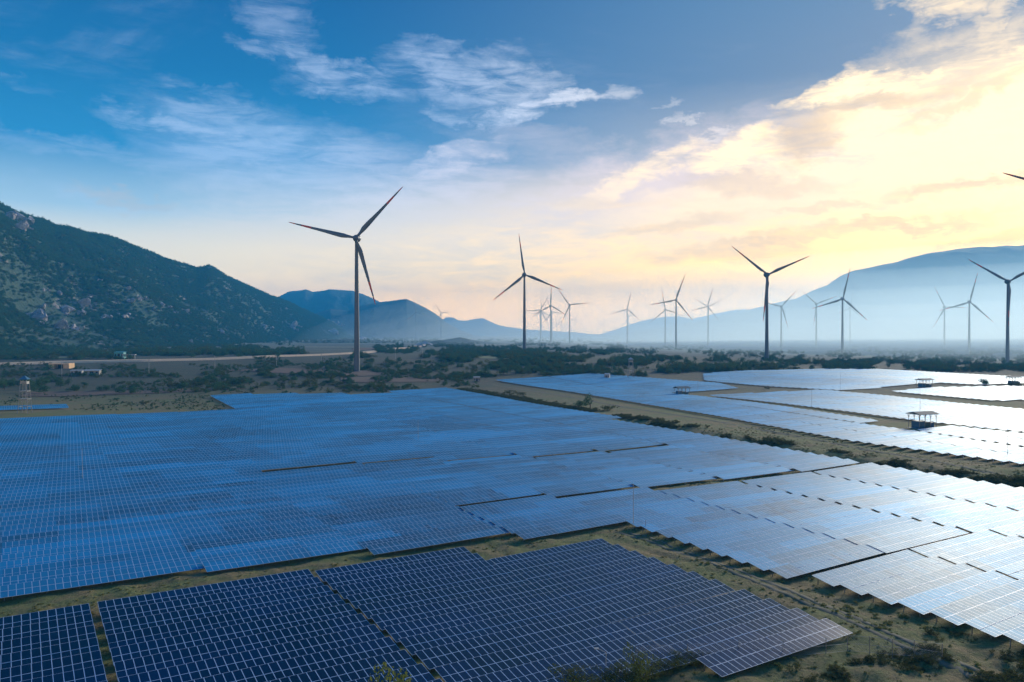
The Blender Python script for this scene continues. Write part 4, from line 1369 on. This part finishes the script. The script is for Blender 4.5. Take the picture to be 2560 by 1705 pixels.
for (tx, ty, h, lab) in [(154, 942, 14, 'power pole beside the underpass in the road bank, leftmost pole'), (372, 940, 14, 'white power pole on the bare land, second from the left'),
                         (537, 925, 13, 'white power pole left of the tall turbine, third from the left'), (691, 918, 12, 'power pole halfway between third pole and tall turbine'),
                         (803, 912, 11, 'power pole just left of the tall turbine'), (988, 897, 11, 'power pole first on the right of the tall turbine'), (1057, 894, 11, 'power pole at the road cutting right of the tall turbine')]:
    pole(tx, ty, h, lab, 'power pole', 'power_pole', M_WHITE, r=.2, group='power poles along the dirt road', cross=True)
for (tx, ty, h, lab) in [(204, 1206, 9, 'thin mast rising from the dark left rows of the middle block'), (1045, 1106, 8, 'thin mast among the rows in the middle of the field'),
                         (1584, 1322, 9, 'tall thin white mast at the corner of the grass strip'), (2521, 1143, 9, 'thin mast at the right edge of the row beside the grass track'),
                         (2301, 1060, 15, 'tall thin mast standing before the nearest shelter'), (2030, 1023, 10, 'thin mast in the white field left of the nearest shelter'),
                         (2101, 978, 11, 'thin mast where the far right fields meet'), (1745, 979, 8, 'thin mast right of the dark-canopied shelter'), (1615, 1330, 2.2, 'short white marker post on the grass by the tall mast')]:
    pole(tx, ty, h, lab, 'mast', 'mast', M_WHITE, r=.07, group='thin masts among the solar rows')
pole(1516, 1699, 2.9, 'street lamp with short arm at the bottom edge before the front block', 'lamp post', 'lamp_post', M_WHITE, True, r=.06)


def hut(tx, ty, w, d, h, label, wall, roof, rz=.2, name='hut', cat='hut'):
    x, y = T2W(tx, ty)
    e = empty(name, (x, y, float(zbase(x, y)) + .2), rz)
    tag(e, label, cat)
    b = MB(); b.box(-w / 2, w / 2, -d / 2, d / 2, -1, h)
    link_mesh('wall', b.build('wall', wall), e)
    b = MB(); b.add([(-w * .56, -d * .62, h + .02), (w * .56, -d * .62, h + .02), (w * .56, d * .62, h + .7), (-w * .56, d * .62, h + .7), (-w * .56, -d * .62, h + .14), (w * .56, -d * .62, h + .14), (w * .56, d * .62, h + .85), (-w * .56, d * .62, h + .85)],
                    [(0, 3, 2, 1), (4, 5, 6, 7), (0, 1, 5, 4), (1, 2, 6, 5), (2, 3, 7, 6), (3, 0, 4, 7)])
    link_mesh('roof', b.build('roof', roof), e)
    b = MB(); b.box(-w * .12, w * .12, -d / 2 - .04, -d / 2 + .02, 0, h * .8)
    link_mesh('door', b.build('door', M_DARKBOX), e)
    for sx in (-.34, .34):
        b = MB(); b.box(w * (sx - .07), w * (sx + .07), -d / 2 - .04, -d / 2 + .02, h * .4, h * .75)
        link_mesh('window', b.build('window', M_DARKBOX), e)


hut(192, 935, 9, 5, 2.6, 'small low hut with white end wall below the road, left of two', M_WHITE, M_CONC)
hut(231, 937, 12, 6, 3.4, 'hut with a pale flat roof below the road, right of two', M_CONC, M_WHITE)
hut(1518, 947, 4.0, 3, 3.4, 'white box-like cabin at the back edge of the centre field', M_WHITE, M_WHITE, -.3, 'cabin', 'cabin')
hut(1192, 954, 5, 3.5, 3.0, 'dark grey hut at the corner of the field, right of the lone round tree', M_CONC, M_CONC, .1)
hut(300, 897, 10, 7, 7.0, 'turquoise hut standing on the far side of the dirt road', M_TEAL, M_TEAL, .05, 'roadside_hut', 'hut')
# pale roadside open gate frame next to the turquoise hut
x, y = T2W(318, 899)
e = empty('roadside_canopy', (x, y, float(zbase(x, y)) + .6), .05)
tag(e, 'white open canopy on posts beside the turquoise roadside hut', 'canopy')
b = MB(); b.box(-5, 9, -2, 2, 4.4, 5.2); link_mesh('roof', b.build('roof', M_WHITE), e)
for px in (-4.7, 2, 8.7):
    b = MB(); b.box(px - .2, px + .2, -1.7, -1.3, 0, 4.4); link_mesh('post', b.build('post', M_WHITE), e)
# underpass opening in the road bank
x, y = T2W(150, 921)
e = empty('culvert', (x, y, float(zbase(x, y)) - .6), .1)
tag(e, 'pale concrete culvert opening under the dirt road at the left', 'culvert')
b = MB(); b.box(-9, -4, -3, 9, 0, 4.4); b.box(4, 9, -3, 9, 0, 4.4); b.box(-9, 9, -3, 9, 4.4, 5.4); link_mesh('wall', b.build('wall', M_ROAD), e)
b = MB(); b.box(-4, 4, 5, 6, 0, 4.4); link_mesh('opening', b.build('opening', M_DARKBOX), e)

# ------------------------------------------------------------------ chain-link fence, bottom right
def fence():
    pts = [T2W(*q) for q in [(1590, 1660), (1720, 1655), (1850, 1648), (1960, 1646), (2068, 1638), (2122, 1632), (2178, 1636), (2235, 1642), (2290, 1645), (2360, 1655)]]
    e = empty('chain_link_fence', (0, 0, 0))
    tag(e, 'thin grey chain-link fence crossing the rough ground at the bottom right', 'fence')
    for (x, y) in pts:
        b = MB(); z = float(zbase(x, y)); b.bar((x, y, z - .8), (x, y, z + 2.1), .045, .045, 6)
        link_mesh('post', b.build('post', M_STEEL), e)
    for (a, c) in zip(pts[:-1], pts[1:]):
        b = MB()
        L = math.dist(a, c); n = int(L / .28)
        za, zc = float(zbase(*a)), float(zbase(*c))
        P_ = lambda t, h: (a[0] + (c[0] - a[0]) * t, a[1] + (c[1] - a[1]) * t, za + (zc - za) * t + h)
        for h in (.1, 1.0, 2.0): b.bar(P_(0, h), P_(1, h), .016, .016, 3)
        for i in range(n):
            t = i / n; dt = min(1.0, t + 1.9 / L)
            b.bar(P_(t, .1), P_(dt, 2.0 if t + 1.9 / L <= 1 else .1 + 1.9 * (1 - t) * L / 1.9), .008, .008, 3)
            t0 = max(0.0, t - 1.9 / L)
            b.bar(P_(t, .1), P_(t0, 2.0 if t - 1.9 / L >= 0 else .1 + 1.9 * t * L / 1.9), .008, .008, 3)
        link_mesh('mesh_panel', b.build('mesh_panel', M_STEEL), e)


fence()

# ------------------------------------------------------------------ foreground plants
SHOOT = crown_mesh('crown', M_LEAF3, 61, 1500, .13, (1, 1, 1.1), 16, .1)
BUSHM = crown_mesh('crown', M_LEAF2, 62, 1800, .10, (1.25, 1.25, .75), 14, 0.0)
def fg(x, y, size, me, label, name, cat, group=None, sz=1.0, z=None):
    e = empty(name, (x, y, float(zbase(x, y)) - .1 if z is None else z), random.uniform(0, 6))
    e.scale = (size, size, size * sz)
    tag(e, label, cat, group)
    link_mesh('crown', me, e); link_mesh('trunk', TRUNK[0], e)
    return e
fg(-10.6, 76.0, 2.4, SHOOT, 'yellow-green leafy tree top poking up at the bottom edge left of centre', 'tree', 'tree', sz=1.62)
HB = [(1418, 1700, 1.4), (1448, 1693, 1.3), (1476, 1690, 1.2), (1508, 1690, 1.1), (1540, 1686, 1.15), (1572, 1680, 1.2), (1628, 1668, 1.1), (1655, 1655, 1.0), (1682, 1646, 1.0), (1708, 1638, 1.0), (1735, 1634, .9), (1762, 1632, .7)]
for i, (tx, ty, s_) in enumerate(HB):
    x, y = T2W(tx, ty + 30)
    fg(x, y, s_ * 1.35, BUSHM, '%s leafy shrub from the left in the hedge below the front block' % ordinal(i + 1), 'shrub', 'shrub', 'hedge along the front block')
x, y = T2W(1592, 1712)
e_ = fg(x, y, 1.6, BUSHM, 'tall pointed dark shrub rising from the hedge at the bottom edge', 'shrub', 'shrub', None, 2.2)


def near_cover():
    # grass tufts and low scrub on the open ground; prototypes are the plants placed below
    n = 90000
    x = rng.uniform(-75, 150, n); y = rng.uniform(62, 330, n) ** 1.0
    u, v = to_uv(x, y)
    px = CX + F_PX * x / y
    fm = field_mask(x, y)
    keep = (~fm) & (px > -250) & (px < 2850)
    d = vnoise(x, y, 14, 91, 4)
    keep &= rng.random(n) < np.clip(.22 + d * .5, .03, .6)
    keep &= rng.random(n) < np.clip(150 / y, .3, 1)
    x, y = x[keep], y[keep]
    z = zbase(x, y) + bumps(x, y) - .03
    sz = rng.uniform(.12, .30, len(x)) * (1 + .5 * (vnoise(x, y, 9, 93, 2) > .2))
    print('tufts', len(x))
    return x, y, z, sz
GR = crown_mesh('tuft', M_GRASS, 71, 70, .55, (1.3, 1.3, .55), 6, 0.0)
SB = crown_mesh('tuft', M_SCRUB, 72, 260, .26, (1.3, 1.3, .7), 8, 0.0)
x, y = T2W(1950, 1668)
gp = link_mesh('grass_tuft', GR, None, (x, y, float(zbase(x, y))), (0, 0, 0), (.5,) * 3); tag(gp, 'grass tuft among the weeds before the chain-link fence', 'grass', kind='stuff')
x, y = T2W(1990, 1680)
sp = link_mesh('scrub_tuft', SB, None, (x, y, float(zbase(x, y))), (0, 0, 0), (.8,) * 3); tag(sp, 'low scrub among the weeds before the chain-link fence', 'scrub', kind='stuff')
gx, gy, gz, gs = near_cover()
scatter('grass_cover', gx, gy, gz, gs, [gp], 'rough dry grass covering the strips between the solar blocks', 'grass', 21)
n = 5200
sx = rng.uniform(5, 75, n); sy = rng.uniform(66, 108, n)
su, sv = to_uv(sx, sy)
k = (sv < 58 + 0 * su) & ~field_mask(sx, sy) & (vnoise(sx, sy, 7, 95, 3) > -.15)
k &= (CX + F_PX * sx / sy > 1400)
ty_ = HY + F_PX * CAM_Z / sy
k &= (ty_ > 1648 - .03 * (CX + F_PX * sx / sy - 1700)) | (rng.random(n) < .12)
scatter('scrub_cover', sx[k], sy[k], zbase(sx[k], sy[k]) + bumps(sx[k], sy[k]) - .05, rng.uniform(.22, .6, k.sum()), [sp], 'dark low scrub on the rough ground at the bottom right', 'scrub', 23)
n = 2600
v_ = rng.uniform(70, 480, n); u_ = 228 + .11 * (v_ - 150) + rng.normal(3, 3.2, n)
bx, by = to_xy(u_, v_)
k = ~field_mask(bx, by) & (vnoise(bx, by, 14, 97, 3) > -.05)
scatter('ditch_scrub', bx[k], by[k], zbase(bx[k], by[k]) + bumps(bx[k], by[k]) - .1, rng.uniform(.4, 1.3, k.sum()), [sp], 'dark scrub along the ditch beside the middle block', 'scrub', 25)

# ------------------------------------------------------------------ haze
def haze():
    b = MB(); b.box(-9000, 9000, -1000, 13500, -45, 760)
    m = bpy.data.materials.new('haze_air'); m.use_nodes = True
    m.node_tree.nodes.clear()
    N = NT(m.node_tree)
    out = N.new('ShaderNodeOutputMaterial')
    v = N.new('ShaderNodeVolumePrincipled')
    v.inputs['Color'].default_value = (0.05, 0.50, 1.0, 1)
    v.inputs['Density'].default_value = 1.25e-4
    v.inputs['Anisotropy'].default_value = 0.0
    N.put(out.inputs['Volume'], v.outputs[0])
    o = link_mesh('haze', b.build('haze', m)); tag(o, kind='stuff')
haze()


def mist():
    import bmesh
    bm = bmesh.new(); bmesh.ops.create_uvsphere(bm, u_segments=64, v_segments=32, radius=1.0)
    me = bpy.data.meshes.new('mist'); bm.to_mesh(me); bm.free()
    m = bpy.data.materials.new('mist_air'); m.use_nodes = True
    m.node_tree.nodes.clear()
    N = NT(m.node_tree)
    out = N.new('ShaderNodeOutputMaterial')
    v = N.new('ShaderNodeVolumePrincipled')
    v.inputs['Color'].default_value = (0.80, 0.94, 1.0, 1)
    v.inputs['Density'].default_value = 1.1e-4
    v.inputs['Anisotropy'].default_value = 0.55
    N.put(out.inputs['Volume'], v.outputs[0])
    me.materials.append(m)
    for k in range(8):
        f = k / 7
        o = link_mesh('mist', me, None, (2250 + 160 * f, 2350 - 100 * f, -8), (0, 0, -.2), (3000 - 600 * f, 1900 - 300 * f, 270 * (1 - f) ** 1.5 + 30)); tag(o, 'bank of pale morning mist lying on the plain under the right mountain', 'mist', kind='stuff')
mist()
